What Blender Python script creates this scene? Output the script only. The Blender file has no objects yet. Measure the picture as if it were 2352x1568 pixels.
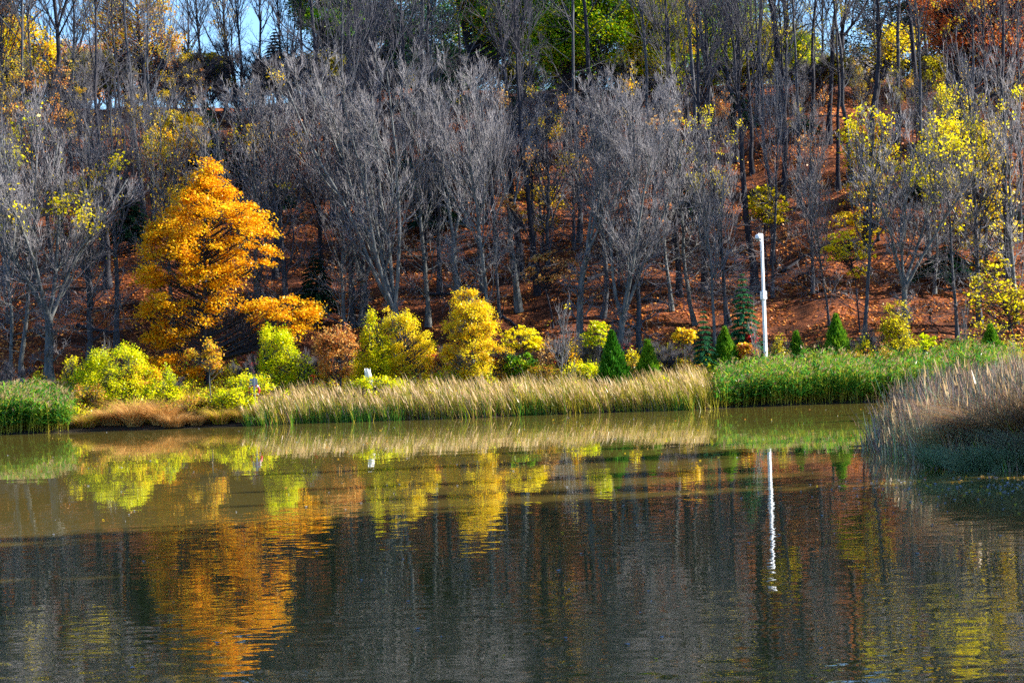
import bpy, math, random
import numpy as np
from mathutils import Matrix, Vector
C = bpy.context.scene.collection
R0 = np.random.default_rng(11)
PI = math.pi

# ------------------------------------------------------------------ camera model
F, CX, CY = 4900.0, 1176.0, 784.0
CAMZ = 4.0
pitch = math.atan(29/F); roll = math.radians(2.1)
fw = np.array([0, math.cos(pitch), -math.sin(pitch)])
rt0 = np.array([1.0, 0, 0]); up0 = np.cross(rt0, fw)
rt = rt0*math.cos(roll) - up0*math.sin(roll)
up = up0*math.cos(roll) + rt0*math.sin(roll)
CAM = np.array([0, 0, CAMZ])
def pix(px, py, Y):
    d = fw + rt*(px-CX)/F + up*(CY-py)/F
    return CAM + d*(Y/d[1])
def to_px(p):
    d = np.asarray(p, float) - CAM
    k = d @ fw
    return CX + F*(d @ rt)/k, CY - F*(d @ up)/k

# ------------------------------------------------------------------ materials
def newmat(name):
    m = bpy.data.materials.new(name); m.use_nodes = True
    nt = m.node_tree; nt.nodes.clear()
    return m, nt
def N(nt, t, **kw):
    n = nt.nodes.new(t)
    for k, v in kw.items():
        if k in n.inputs.keys(): n.inputs[k].default_value = v
        else: setattr(n, k, v)
    return n
def ramp(nt, stops, fac, interp='LINEAR'):
    r = nt.nodes.new('ShaderNodeValToRGB'); r.color_ramp.interpolation = interp
    e = r.color_ramp.elements
    while len(e) < len(stops): e.new(0.5)
    for i, (p, c) in enumerate(stops):
        e[i].position = p; e[i].color = (*c, 1)
    nt.links.new(fac, r.inputs[0]); return r.outputs[0]
def leaf_mat(name, cols, trans=0.52, gloss=0.35, noise=0.35):
    """cols: colours of single leaves, spread at random over the leaves, with slow drift through the crown"""
    m, nt = newmat(name)
    g = N(nt, 'ShaderNodeNewGeometry')
    nz = N(nt, 'ShaderNodeTexNoise', Scale=0.9, Detail=2.0)
    nt.links.new(g.outputs['Position'], nz.inputs['Vector'])
    mx = N(nt, 'ShaderNodeMath', operation='MULTIPLY_ADD'); mx.inputs[1].default_value = noise*2.4
    nt.links.new(nz.outputs['Fac'], mx.inputs[0])
    ad = N(nt, 'ShaderNodeMath', operation='MULTIPLY_ADD'); ad.inputs[1].default_value = 1-noise; ad.inputs[2].default_value = -noise*1.2+noise*0.5
    nt.links.new(g.outputs['Random Per Island'], ad.inputs[0]); nt.links.new(ad.outputs[0], mx.inputs[2])
    n = len(cols)
    col = ramp(nt, [((i+0.5)/n, c) for i, c in enumerate(cols)], mx.outputs[0])
    d = N(nt, 'ShaderNodeBsdfDiffuse'); t = N(nt, 'ShaderNodeBsdfTranslucent'); gl = N(nt, 'ShaderNodeBsdfGlossy', Roughness=gloss)
    gl.inputs['Color'].default_value = (1, 1, 1, 1)
    nt.links.new(col, d.inputs[0]); nt.links.new(col, t.inputs[0])
    m1 = N(nt, 'ShaderNodeMixShader', Fac=trans); m2 = N(nt, 'ShaderNodeMixShader', Fac=0.012)
    nt.links.new(d.outputs[0], m1.inputs[1]); nt.links.new(t.outputs[0], m1.inputs[2])
    nt.links.new(m1.outputs[0], m2.inputs[1]); nt.links.new(gl.outputs[0], m2.inputs[2])
    o = N(nt, 'ShaderNodeOutputMaterial'); nt.links.new(m2.outputs[0], o.inputs[0])
    return m
def bark_mat(name, c1, c2, scale=9.0, rough=0.85):
    m, nt = newmat(name)
    tc = N(nt, 'ShaderNodeTexCoord'); mp = N(nt, 'ShaderNodeMapping'); mp.inputs['Scale'].default_value = (1, 1, 0.18)
    nt.links.new(tc.outputs['Object'], mp.inputs[0])
    nz = N(nt, 'ShaderNodeTexNoise', Scale=scale, Detail=5.0, Roughness=0.65)
    nt.links.new(mp.outputs[0], nz.inputs['Vector'])
    col = ramp(nt, [(0.34, c1), (0.66, c2)], nz.outputs['Fac'])
    b = N(nt, 'ShaderNodeBsdfPrincipled', Roughness=rough)
    b.inputs['Specular IOR Level'].default_value = 0.25
    nt.links.new(col, b.inputs['Base Color'])
    bp = N(nt, 'ShaderNodeBump', Strength=0.6, Distance=0.03)
    nt.links.new(nz.outputs['Fac'], bp.inputs['Height']); nt.links.new(bp.outputs[0], b.inputs['Normal'])
    o = N(nt, 'ShaderNodeOutputMaterial'); nt.links.new(b.outputs[0], o.inputs[0])
    return m
def plain_mat(name, c, rough=0.5, var=0.12, scale=4.0, metal=0.0):
    m, nt = newmat(name)
    tc = N(nt, 'ShaderNodeTexCoord'); nz = N(nt, 'ShaderNodeTexNoise', Scale=scale, Detail=4.0)
    nt.links.new(tc.outputs['Object'], nz.inputs['Vector'])
    col = ramp(nt, [(0.3, tuple(x*(1-var) for x in c)), (0.7, tuple(min(1, x*(1+var)) for x in c))], nz.outputs['Fac'])
    b = N(nt, 'ShaderNodeBsdfPrincipled', Roughness=rough, Metallic=metal)
    nt.links.new(col, b.inputs['Base Color'])
    o = N(nt, 'ShaderNodeOutputMaterial'); nt.links.new(b.outputs[0], o.inputs[0])
    return m
M = {}
M['bark_pale'] = bark_mat('bark_pale', (0.048, 0.056, 0.058), (0.17, 0.175, 0.17))
M['bark_grey'] = bark_mat('bark_grey', (0.032, 0.037, 0.045), (0.095, 0.098, 0.11))
M['bark_dark'] = bark_mat('bark_dark', (0.014, 0.015, 0.022), (0.045, 0.043, 0.053))
M['twig'] = plain_mat('twig', (0.180, 0.168, 0.178), 0.6, 0.25, 1.5)
M['twig_dark'] = plain_mat('twig_dark', (0.055, 0.052, 0.066), 0.7, 0.25, 1.5)
M['orange'] = leaf_mat('leaf_orange', [(0.74, 0.25, 0.006), (0.86, 0.37, 0.006), (0.90, 0.47, 0.008), (0.92, 0.58, 0.015)], noise=0.45)
M['gold'] = leaf_mat('leaf_gold', [(0.78, 0.36, 0.012), (0.88, 0.54, 0.015), (0.92, 0.68, 0.03), (0.90, 0.76, 0.06)], noise=0.4)
M['yellow'] = leaf_mat('leaf_yellow', [(0.84, 0.56, 0.006), (0.92, 0.72, 0.008), (0.92, 0.82, 0.02), (0.80, 0.80, 0.01)], noise=0.4)
M['lime'] = leaf_mat('leaf_lime', [(0.32, 0.48, 0.005), (0.55, 0.68, 0.006), (0.76, 0.80, 0.008), (0.88, 0.74, 0.01)], noise=0.4)
M['rust'] = leaf_mat('leaf_rust', [(0.35, 0.10, 0.03), (0.60, 0.20, 0.03), (0.75, 0.35, 0.06), (0.78, 0.48, 0.14)], noise=0.2)
M['tan'] = leaf_mat('leaf_tan', [(0.40, 0.15, 0.05), (0.60, 0.30, 0.10), (0.72, 0.45, 0.16), (0.70, 0.42, 0.05)], noise=0.2)
M['red'] = leaf_mat('leaf_red', [(0.35, 0.01, 0.03), (0.60, 0.02, 0.03), (0.70, 0.04, 0.03)], noise=0.2)
M['redorange'] = leaf_mat('leaf_redorange', [(0.40, 0.08, 0.03), (0.66, 0.17, 0.045), (0.75, 0.27, 0.06)], noise=0.3)
M['green'] = leaf_mat('leaf_green', [(0.05, 0.20, 0.01), (0.12, 0.34, 0.012), (0.26, 0.46, 0.015), (0.60, 0.46, 0.02)], noise=0.45)
M['olive'] = leaf_mat('leaf_olive', [(0.20, 0.22, 0.012), (0.42, 0.36, 0.015), (0.60, 0.46, 0.02)], noise=0.3)
M['cedar'] = leaf_mat('needle_cedar', [(0.025, 0.12, 0.01), (0.05, 0.20, 0.012), (0.10, 0.26, 0.012)], 0.25)
M['cedar_lime'] = leaf_mat('needle_cedar_lime', [(0.06, 0.18, 0.012), (0.13, 0.30, 0.015), (0.24, 0.38, 0.02)], 0.3)
M['spruce'] = leaf_mat('needle_spruce', [(0.018, 0.10, 0.055), (0.032, 0.15, 0.06), (0.06, 0.22, 0.05)], 0.15)
M['hemlock'] = leaf_mat('needle_hemlock', [(0.010, 0.038, 0.022), (0.016, 0.055, 0.026), (0.035, 0.09, 0.03)], 0.2)
M['reed_tan'] = leaf_mat('reed_tan', [(0.20, 0.115, 0.045), (0.36, 0.22, 0.08), (0.52, 0.34, 0.14)], 0.3, noise=0.3)
M['reed_plume'] = leaf_mat('reed_plume', [(0.38, 0.25, 0.11), (0.54, 0.37, 0.17), (0.66, 0.48, 0.27)], 0.4, noise=0.2)
M['reed_olive'] = leaf_mat('reed_olive', [(0.22, 0.24, 0.02), (0.42, 0.38, 0.03), (0.60, 0.44, 0.05)], 0.3, noise=0.3)
M['reed_green'] = leaf_mat('reed_green', [(0.03, 0.13, 0.015), (0.07, 0.24, 0.02), (0.16, 0.32, 0.02)], 0.35, noise=0.2)
M['reed_brown'] = leaf_mat('reed_brown', [(0.16, 0.085, 0.06), (0.32, 0.20, 0.15), (0.52, 0.38, 0.31)], 0.2, noise=0.3)
M['phrag'] = leaf_mat('reed_broadleaf', [(0.03, 0.15, 0.03), (0.06, 0.26, 0.035), (0.16, 0.40, 0.03), (0.42, 0.48, 0.04)], 0.45, gloss=0.3, noise=0.3)
M['straw'] = leaf_mat('straw', [(0.46, 0.22, 0.06), (0.62, 0.34, 0.10), (0.70, 0.44, 0.15)], 0.3, noise=0.5)
M['bluegrass'] = leaf_mat('blue_green_grass', [(0.16, 0.30, 0.17), (0.30, 0.44, 0.25), (0.46, 0.50, 0.32)], 0.2, noise=0.3)
M['litter'] = leaf_mat('litter_leaf', [(0.06, 0.022, 0.014), (0.30, 0.08, 0.02), (0.70, 0.22, 0.04), (0.80, 0.38, 0.10)], 0.15, noise=0.25)

def ground_mat():
    m, nt = newmat('leaf_covered_soil')
    g = N(nt, 'ShaderNodeNewGeometry')
    n1 = N(nt, 'ShaderNodeTexNoise', Scale=5.0, Detail=7.0, Roughness=0.75)
    n2 = N(nt, 'ShaderNodeTexNoise', Scale=0.22, Detail=3.0)
    v = N(nt, 'ShaderNodeTexVoronoi', Scale=9.0)
    for n in (n1, n2, v): nt.links.new(g.outputs['Position'], n.inputs['Vector'])
    litter = ramp(nt, [(0.34, (0.035, 0.013, 0.008)), (0.52, (0.19, 0.055, 0.019)), (0.72, (0.52, 0.16, 0.038))], n1.outputs['Fac'])
    vr = ramp(nt, [(0.0, (0.55, 0.5, 0.5)), (0.5, (1.1, 1.1, 1.1))], v.outputs['Distance'])
    mul = N(nt, 'ShaderNodeMix', data_type='RGBA', blend_type='MULTIPLY'); mul.inputs[0].default_value = 0.8
    nt.links.new(litter, mul.inputs[6]); nt.links.new(vr, mul.inputs[7])
    dr = N(nt, 'ShaderNodeMapRange'); dr.inputs[1].default_value = 0.38; dr.inputs[2].default_value = 0.6; dr.inputs[3].default_value = 0.28; dr.inputs[4].default_value = 1.25
    n2.inputs['Scale'].default_value = 0.45; nt.links.new(n2.outputs['Fac'], dr.inputs[0])
    dm = N(nt, 'ShaderNodeVectorMath', operation='SCALE'); nt.links.new(mul.outputs[2], dm.inputs[0]); nt.links.new(dr.outputs[0], dm.inputs['Scale'])
    soil = ramp(nt, [(0.3, (0.015, 0.011, 0.008)), (0.7, (0.045, 0.032, 0.02))], n1.outputs['Fac'])
    # low bank (world height) is bare mud and roots, the slope is leaf litter
    sx = N(nt, 'ShaderNodeSeparateXYZ'); nt.links.new(g.outputs['Position'], sx.inputs[0])
    mr = N(nt, 'ShaderNodeMapRange'); mr.inputs[1].default_value = 0.6; mr.inputs[2].default_value = 1.6
    nt.links.new(sx.outputs[2], mr.inputs[0])
    mx = N(nt, 'ShaderNodeMix', data_type='RGBA'); nt.links.new(mr.outputs[0], mx.inputs[0])
    nt.links.new(soil, mx.inputs[6]); nt.links.new(dm.outputs[0], mx.inputs[7])
    b = N(nt, 'ShaderNodeBsdfPrincipled', Roughness=0.9); b.inputs['Specular IOR Level'].default_value = 0.2
    nt.links.new(mx.outputs[2], b.inputs['Base Color'])
    bp = N(nt, 'ShaderNodeBump', Strength=0.9, Distance=0.12)
    nt.links.new(n1.outputs['Fac'], bp.inputs['Height']); nt.links.new(bp.outputs[0], b.inputs['Normal'])
    o = N(nt, 'ShaderNodeOutputMaterial'); nt.links.new(b.outputs[0], o.inputs[0])
    return m
M['ground'] = ground_mat()

def water_mat():
    m, nt = newmat('pond_water')
    g = N(nt, 'ShaderNodeNewGeometry')
    def layer(sx, sy, detail, rough=0.5):
        mp = N(nt, 'ShaderNodeMapping'); mp.inputs['Scale'].default_value = (sx, sy, 1)
        mp.inputs['Rotation'].default_value = (0, 0, math.radians(-5))
        nt.links.new(g.outputs['Position'], mp.inputs[0])
        nz = N(nt, 'ShaderNodeTexNoise', Scale=1.0, Detail=detail, Roughness=rough)
        nt.links.new(mp.outputs[0], nz.inputs['Vector'])
        s = N(nt, 'ShaderNodeVectorMath', operation='SUBTRACT'); s.inputs[1].default_value = (0.5, 0.5, 0.5)
        nt.links.new(nz.outputs['Color'], s.inputs[0]); return s.outputs[0]
    a = layer(2.2, 4.6, 1.0); b_ = layer(0.5, 1.1, 1.0)
    # ruffled near water, calm farther out; slow wind patches over both
    sp = N(nt, 'ShaderNodeSeparateXYZ'); nt.links.new(g.outputs['Position'], sp.inputs[0])
    mr = N(nt, 'ShaderNodeMapRange'); mr.inputs[1].default_value = 22; mr.inputs[2].default_value = 62
    mr.inputs[3].default_value = 0.066; mr.inputs[4].default_value = 0.010
    nt.links.new(sp.outputs[1], mr.inputs[0])
    mp = N(nt, 'ShaderNodeMapping'); mp.inputs['Scale'].default_value = (0.045, 0.16, 1)
    nt.links.new(g.outputs['Position'], mp.inputs[0])
    wn = N(nt, 'ShaderNodeTexNoise', Scale=1.0, Detail=2.0); nt.links.new(mp.outputs[0], wn.inputs['Vector'])
    wr = N(nt, 'ShaderNodeMapRange'); wr.inputs[1].default_value = 0.35; wr.inputs[2].default_value = 0.65
    wr.inputs[3].default_value = 0.45; wr.inputs[4].default_value = 1.35
    nt.links.new(wn.outputs['Fac'], wr.inputs[0])
    am = N(nt, 'ShaderNodeMath', operation='MULTIPLY'); nt.links.new(mr.outputs[0], am.inputs[0]); nt.links.new(wr.outputs[0], am.inputs[1])
    sa = N(nt, 'ShaderNodeVectorMath', operation='SCALE'); nt.links.new(a, sa.inputs[0]); nt.links.new(am.outputs[0], sa.inputs['Scale'])
    sb = N(nt, 'ShaderNodeVectorMath', operation='SCALE'); nt.links.new(b_, sb.inputs[0]); sb.inputs['Scale'].default_value = 0.007
    su = N(nt, 'ShaderNodeVectorMath', operation='ADD'); nt.links.new(sa.outputs[0], su.inputs[0]); nt.links.new(sb.outputs[0], su.inputs[1])
    fl = N(nt, 'ShaderNodeVectorMath', operation='MULTIPLY'); fl.inputs[1].default_value = (0.6, 1, 0)
    nt.links.new(su.outputs[0], fl.inputs[0])
    ad = N(nt, 'ShaderNodeVectorMath', operation='ADD'); ad.inputs[1].default_value = (0, 0, 1)
    nt.links.new(fl.outputs[0], ad.inputs[0])
    no = N(nt, 'ShaderNodeVectorMath', operation='NORMALIZE'); nt.links.new(ad.outputs[0], no.inputs[0])
    p = N(nt, 'ShaderNodeBsdfPrincipled', Roughness=0.015, IOR=1.45)
    p.inputs['Base Color'].default_value = (0.112, 0.088, 0.020, 1)
    nt.links.new(no.outputs[0], p.inputs['Normal'])
    o = N(nt, 'ShaderNodeOutputMaterial'); nt.links.new(p.outputs[0], o.inputs[0])
    return m
M['water'] = water_mat()

# ------------------------------------------------------------------ mesh helpers (everything is quads)
def quad_mesh(name, V, Q, mats, mi=None, smooth=False):
    V = np.ascontiguousarray(V, dtype=np.float32).reshape(-1, 3); Q = np.ascontiguousarray(Q, dtype=np.int32).reshape(-1, 4)
    me = bpy.data.meshes.new(name)
    me.vertices.add(len(V)); me.vertices.foreach_set('co', V.ravel())
    me.loops.add(Q.size); me.loops.foreach_set('vertex_index', Q.ravel())
    me.polygons.add(len(Q)); me.polygons.foreach_set('loop_start', np.arange(len(Q), dtype=np.int32)*4)
    for m in mats: me.materials.append(M[m])
    if mi is not None: me.polygons.foreach_set('material_index', np.asarray(mi, dtype=np.int32))
    if smooth: me.polygons.foreach_set('use_smooth', np.ones(len(Q), dtype=bool))
    me.update(calc_edges=True)
    return me
def unit(v):
    return v/np.maximum(np.linalg.norm(v, axis=-1, keepdims=True), 1e-9)
def tubes(P, r, n=3):
    """P: (B,K,3) polylines, r: (B,K) radii -> verts, quads"""
    B, K, _ = P.shape
    d = unit(np.gradient(P, axis=1))
    ref = np.zeros_like(d); ref[..., 0] = 0.31; ref[..., 1] = 0.94; ref[..., 2] = 0.13
    a = unit(np.cross(d, ref)); b = np.cross(d, a)
    th = np.arange(n)*2*PI/n
    V = P[:, :, None, :] + r[:, :, None, None]*(a[:, :, None, :]*np.cos(th)[None, None, :, None] + b[:, :, None, :]*np.sin(th)[None, None, :, None])
    idx = np.arange(B*K*n).reshape(B, K, n)
    i0 = idx[:, :-1, :]; i1 = idx[:, 1:, :]
    Q = np.stack([i0, np.roll(i0, -1, 2), np.roll(i1, -1, 2), i1], -1).reshape(-1, 4)
    return V.reshape(-1, 3), Q
class Geo:
    def __init__(s): s.V = []; s.Q = []; s.mi = []; s.n = 0
    def add(s, V, Q, mi=0):
        V = V.reshape(-1, 3); Q = Q.reshape(-1, 4)
        s.V.append(V); s.Q.append(Q+s.n); s.n += len(V)
        s.mi.append(np.full(len(Q), mi, dtype=np.int32) if np.isscalar(mi) else mi)
    def mesh(s, name, mats, smooth=False):
        return quad_mesh(name, np.concatenate(s.V), np.concatenate(s.Q), mats, np.concatenate(s.mi), smooth)
def leaves(cen, size, rng, upbias=0.0, elong=1.0):
    n = len(cen)
    size = np.broadcast_to(size, (n,)) * rng.uniform(0.65, 1.3, n)
    nm = rng.normal(size=(n, 3)); nm[:, 2] += upbias*np.sign(nm[:, 2]+1e-6); nm = unit(nm)
    a = unit(np.cross(nm, rng.normal(size=(n, 3)))); b = np.cross(nm, a)
    h = size[:, None]*0.5
    V = np.stack([cen - a*h*elong, cen - b*h*0.75 + nm*h*0.25, cen + a*h*elong, cen + b*h*0.75 + nm*h*0.25], 1)
    return V, np.arange(n*4).reshape(n, 4)
def ribbons(base, dirv, L, W, bend, rng, K=4, taper=True):
    n = len(base); t = np.linspace(0, 1, K)
    P = base[:, None, :] + dirv[:, None, :]*(L[:, None]*t)[..., None] + bend[:, None, :]*(t**2)[None, :, None]
    s = rng.uniform(0, 2*PI, n); side = np.stack([np.cos(s), np.sin(s), np.zeros(n)], 1)
    w = (W[:, None]*0.5)*((1-t*0.85) if taper else np.ones(K))
    V = np.stack([P - side[:, None, :]*w[..., None], P + side[:, None, :]*w[..., None]], 2)
    idx = np.arange(n*K*2).reshape(n, K, 2)
    Q = np.stack([idx[:, :-1, 0], idx[:, :-1, 1], idx[:, 1:, 1], idx[:, 1:, 0]], -1).reshape(-1, 4)
    return V.reshape(-1, 3), Q

def box(cx, cy, cz, sx, sy, sz):
    v = np.array([[x, y, z] for z in (-.5, .5) for x, y in ((-.5, -.5), (.5, -.5), (.5, .5), (-.5, .5))])*[sx, sy, sz] + [cx, cy, cz]
    q = np.array([[0, 3, 2, 1], [4, 5, 6, 7], [0, 1, 5, 4], [1, 2, 6, 5], [2, 3, 7, 6], [3, 0, 4, 7]])
    return v, q

# ------------------------------------------------------------------ object helpers
def thing(name, label, cat, loc=(0, 0, 0), rotz=0.0, scale=1.0, group=None):
    o = bpy.data.objects.new(name, None); C.objects.link(o)
    o.location = loc; o.rotation_euler = (0, 0, rotz)
    o.scale = (scale,)*3 if np.isscalar(scale) else scale
    o.empty_display_size = 0.3
    o['label'] = label; o['category'] = cat
    if group: o['group'] = group
    return o
def part(name, me, parent=None):
    o = bpy.data.objects.new(name, me); C.objects.link(o)
    if parent is not None: o.parent = parent
    return o
def stuff(name, me, label, cat):
    o = part(name, me); o['kind'] = 'stuff'; o['label'] = label; o['category'] = cat; return o

# ------------------------------------------------------------------ terrain
def smooth(a, b, x):
    t = np.clip((x-a)/(b-a), 0, 1); return t*t*(3-2*t)
def vnoise(x, y, s):
    x = x*s; y = y*s
    return (np.sin(x*1.7+y*0.6+1.3) + np.sin(-x*0.9+y*1.9+4.0) + np.sin(x*2.9-y*2.3+0.4)*0.6 + np.sin(x*0.5+y*3.1)*0.5)/3.1
def shore(x):
    return 98.0 + 0.3*np.sin(x*0.55) + 0.25*np.sin(x*1.3+1) + 0.5*smooth(9.6, 10.6, x) + np.where(x < -13, -0.8*smooth(-13, -16, -(-x))*0, 0)
PEN_Y = np.array([40, 51.5, 52.8, 55, 58.7, 63.5, 66, 70, 76, 84, 92, 100, 130.])
PEN_X = np.array([60, 18.0, 12.2, 11.0, 11.0, 10.65, 10.9, 12.4, 15.0, 18.2, 20.5, 22.5, 22.5])
def H(x, y):
    x = np.asarray(x, float); y = np.asarray(y, float)
    s = y - shore(x)
    z = np.interp(s, [-300, -5, -1.2, 0, 1.0, 3, 8, 12.5, 20, 52, 58, 70, 400], [-1.6, -1.4, -0.5, 0.06, 0.22, 0.45, 0.9, 1.7, 5.2, 20.2, 21.2, 20.6, 20.6])
    z = z + vnoise(x, y, 0.16)*0.75*smooth(12, 22, s) + vnoise(x+7, y, 0.5)*0.16*smooth(6, 14, s)
    z = z - 1.6*smooth(-4, -20, -(-x))*0
    pe = x - np.interp(y, PEN_Y, PEN_X)
    z = np.where(y < 130, np.maximum(z, -1.4 + 1.75*smooth(-1.2, 1.6, pe)*np.where(y < 51, smooth(49.5, 51.5, y), 1)), z)
    near = np.interp(y, [-300, 3, 9, 14], [2.6, 2.3, 0.1, -1.5])
    z = np.maximum(z, near)
    # far right bank, beyond the frame
    rb = np.interp(x, [24, 27, 40, 300], [-1.6, 0.5, 2.0, 4.0])
    z = np.maximum(z, np.where(y < 112, rb, -9))
    return z
def grid_mesh(name, xs, ys, mat, zf):
    X, Y = np.meshgrid(xs, ys, indexing='ij'); Z = zf(X, Y)
    V = np.stack([X, Y, Z], -1).reshape(-1, 3); nx, ny = len(xs), len(ys)
    i = np.arange(nx*ny).reshape(nx, ny)
    Q = np.stack([i[:-1, :-1], i[1:, :-1], i[1:, 1:], i[:-1, 1:]], -1).reshape(-1, 4)
    return quad_mesh(name, V, Q, [mat], smooth=True)
xs = np.unique(np.concatenate([np.linspace(-900, -60, 15), np.linspace(-60, -34, 27), np.linspace(-34, 40, 190), np.linspace(40, 70, 20), np.linspace(70, 900, 14)]))
ys = np.unique(np.concatenate([np.linspace(-400, -5, 8), np.linspace(-5, 16, 22), np.linspace(16, 48, 12), np.linspace(48, 94, 100), np.linspace(94, 160, 190), np.linspace(160, 220, 12), np.linspace(220, 1500, 12)]))
g = part('ground', grid_mesh('ground', xs, ys, 'ground', H)); g['kind'] = 'structure'
w = part('water', quad_mesh('water', np.array([[-900, -400, 0], [900, -400, 0], [900, 112, 0], [-900, 112, 0]]), np.array([[0, 1, 2, 3]]), ['water'])); w['kind'] = 'structure'

def on_ground(px, py, Y):
    p = pix(px, py, Y); return np.array([p[0], Y, float(H(p[0], Y))])

# ------------------------------------------------------------------ bare tree generator
def grow(rng, P, rad, per, trange, ang, Lr, K, tropism, wob, rr, minlen=0.1):
    """children of polylines P (B,Kp,3)"""
    B, Kp, _ = P.shape
    t = rng.uniform(trange[0], trange[1], (B, per)); t.sort(axis=1)
    f = t*(Kp-1); i = np.minimum(f.astype(int), Kp-2); fr = f-i
    bi = np.arange(B)[:, None]
    p0 = P[bi, i]*(1-fr[..., None]) + P[bi, i+1]*fr[..., None]
    d0 = unit(P[bi, i+1]-P[bi, i])
    r0 = rad[bi, i]*(1-fr) + rad[bi, i+1]*fr
    plen = np.linalg.norm(np.diff(P, axis=1), axis=2).sum(1)
    L = plen[:, None]*Lr*(1-0.55*(t-trange[0])/(trange[1]-trange[0]+1e-6))*rng.uniform(0.6, 1.25, (B, per))
    L = np.maximum(L, minlen)
    p0 = p0.reshape(-1, 3); d0 = d0.reshape(-1, 3); r0 = r0.reshape(-1); L = L.reshape(-1); n = len(L)
    # azimuths spread round the parent
    az = (np.arange(per)[None, :]*2.4 + rng.uniform(0, 6.28, (B, 1)) + rng.normal(0, 0.5, (B, per))).reshape(-1)
    a = unit(np.cross(d0, np.array([0.3, 0.9, 0.2]))); b = np.cross(d0, a)
    an = rng.uniform(ang[0], ang[1], n)
    d = unit(d0*np.cos(an)[:, None] + (a*np.cos(az)[:, None] + b*np.sin(az)[:, None])*np.sin(an)[:, None])
    pts = [p0]; st = L/(K-1)
    for k in range(K-1):
        d = unit(d + rng.normal(0, wob, (n, 3)) + np.array([0, 0, tropism]))
        pts.append(pts[-1] + d*st[:, None])
    Pc = np.stack(pts, 1)
    rc = (np.minimum(r0*rr, r0*0.9)[:, None])*np.linspace(1, 0.3, K)[None, :]
    return Pc, rc
def make_bare(seed, Ht=14.0, r0=0.2, stems=1, fork=0.25, lean=0.0, spread=1.0, crown_from=0.35, n1=14, n2=8, n3=8, n4=6, trop=0.115, twigr=0.0062, wob=0.10, low=0, lowr=(0.12, 0.5)):
    rng = np.random.default_rng(seed)
    K = 12; t = np.linspace(0, 1, K)
    wv = np.cumsum(rng.normal(0, 0.10, (K, 2)), 0)*Ht/22
    wv[0] = 0
    trunk = np.stack([wv[:, 0]+lean*t*Ht, wv[:, 1], t*Ht*0.86], 1)[None]
    tr = (r0*(1.0-0.80*t**0.9))[None]; tr[:, 0] *= 1.45
    levels = []
    if stems > 1:     # vase: trunk stops at the fork, stems rise from there
        kf = max(2, int(fork*(K-1)))
        trunk = trunk[:, :kf+1]; tr = tr[:, :kf+1]*1.0
        tr[:, -1] *= 0.95
        P, r = grow(rng, trunk[:, -2:], tr[:, -2:], stems, (0.55, 1.0), (0.10, 0.42*spread), 1, 10, trop*0.22, 0.06, 0.62)
        # stems have a length of their own
        base = P[:, :1]; L = np.linalg.norm(np.diff(P, axis=1), axis=2).sum(1)
        P = base + (P-base)*((Ht*(0.92-fork)*rng.uniform(0.75, 1.05, len(L)))/L)[:, None, None]
        levels.append((P, r)); limb_src = (P, r)
        A, ra = grow(rng, P, r, max(4, int(n1*0.75)), (0.12, 1.0), (0.45, 0.85*spread), 0.42, 8, trop, wob, 0.55)
    else:
        A, ra = grow(rng, trunk, tr, n1, (crown_from, 0.99), (0.5, 1.0*spread), 0.42, 9, trop, wob, 0.5)
    if low:
        src, sr_ = (trunk, tr)
        A2, r2 = grow(rng, src, sr_, low, lowr, (1.0, 1.5), 0.34, 9, 0.05, wob*1.6, 0.28)
        B2, q2 = grow(rng, A2, r2, 6, (0.2, 1.0), (0.5, 1.1), 0.45, 6, 0.06, wob*1.8, 0.6)
        C2, s2 = grow(rng, B2, q2, 6, (0.1, 1.0), (0.4, 1.0), 0.5, 4, 0.05, wob*1.8, 0.6, 0.2)
    B_, rb = grow(rng, A, ra, n2, (0.12, 1.0), (0.35, 0.8), 0.55, 6, trop*0.9, wob*0.7, 0.65)
    Cc, rc = grow(rng, B_, rb, n3, (0.1, 1.0), (0.25, 0.7), 0.6, 4, trop*1.2, wob*0.7, 0.65, 0.25)
    D, rd = grow(rng, Cc, rc, n4, (0.1, 1.0), (0.2, 0.6), 0.7, 3, trop*1.2, wob*0.7, 0.7, 0.25)
    g1 = Geo(); g1.add(*tubes(trunk, tr, 9))
    for P, r in levels: g1.add(*tubes(P, r, 7))
    g1.add(*tubes(A, np.maximum(ra, 0.019), 5))
    g2 = Geo()
    if low:
        g1.add(*tubes(A2, np.maximum(r2, 0.014), 5)); g2.add(*tubes(B2, np.maximum(q2, twigr*1.3), 3)); g2.add(*tubes(C2, np.maximum(s2, twigr), 3))
    g2.add(*tubes(B_, np.maximum(rb, twigr*1.7), 4)); g2.add(*tubes(Cc, np.maximum(rc, twigr*1.2), 3)); g2.add(*tubes(D, np.maximum(rd, twigr)*0.9, 3))
    tips = np.concatenate([D[:, -1], D[:, 1], Cc[:, -1]])
    return g1, g2, tips
BARE = {}
def bare_proto(key, bark, twig, **kw):
    g1, g2, tips = make_bare(**kw)
    BARE[key] = (g1.mesh(key+'_trunk', [bark], True), g2.mesh(key+'_crown', [twig]), tips, kw.get('Ht', 14.0))
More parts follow.
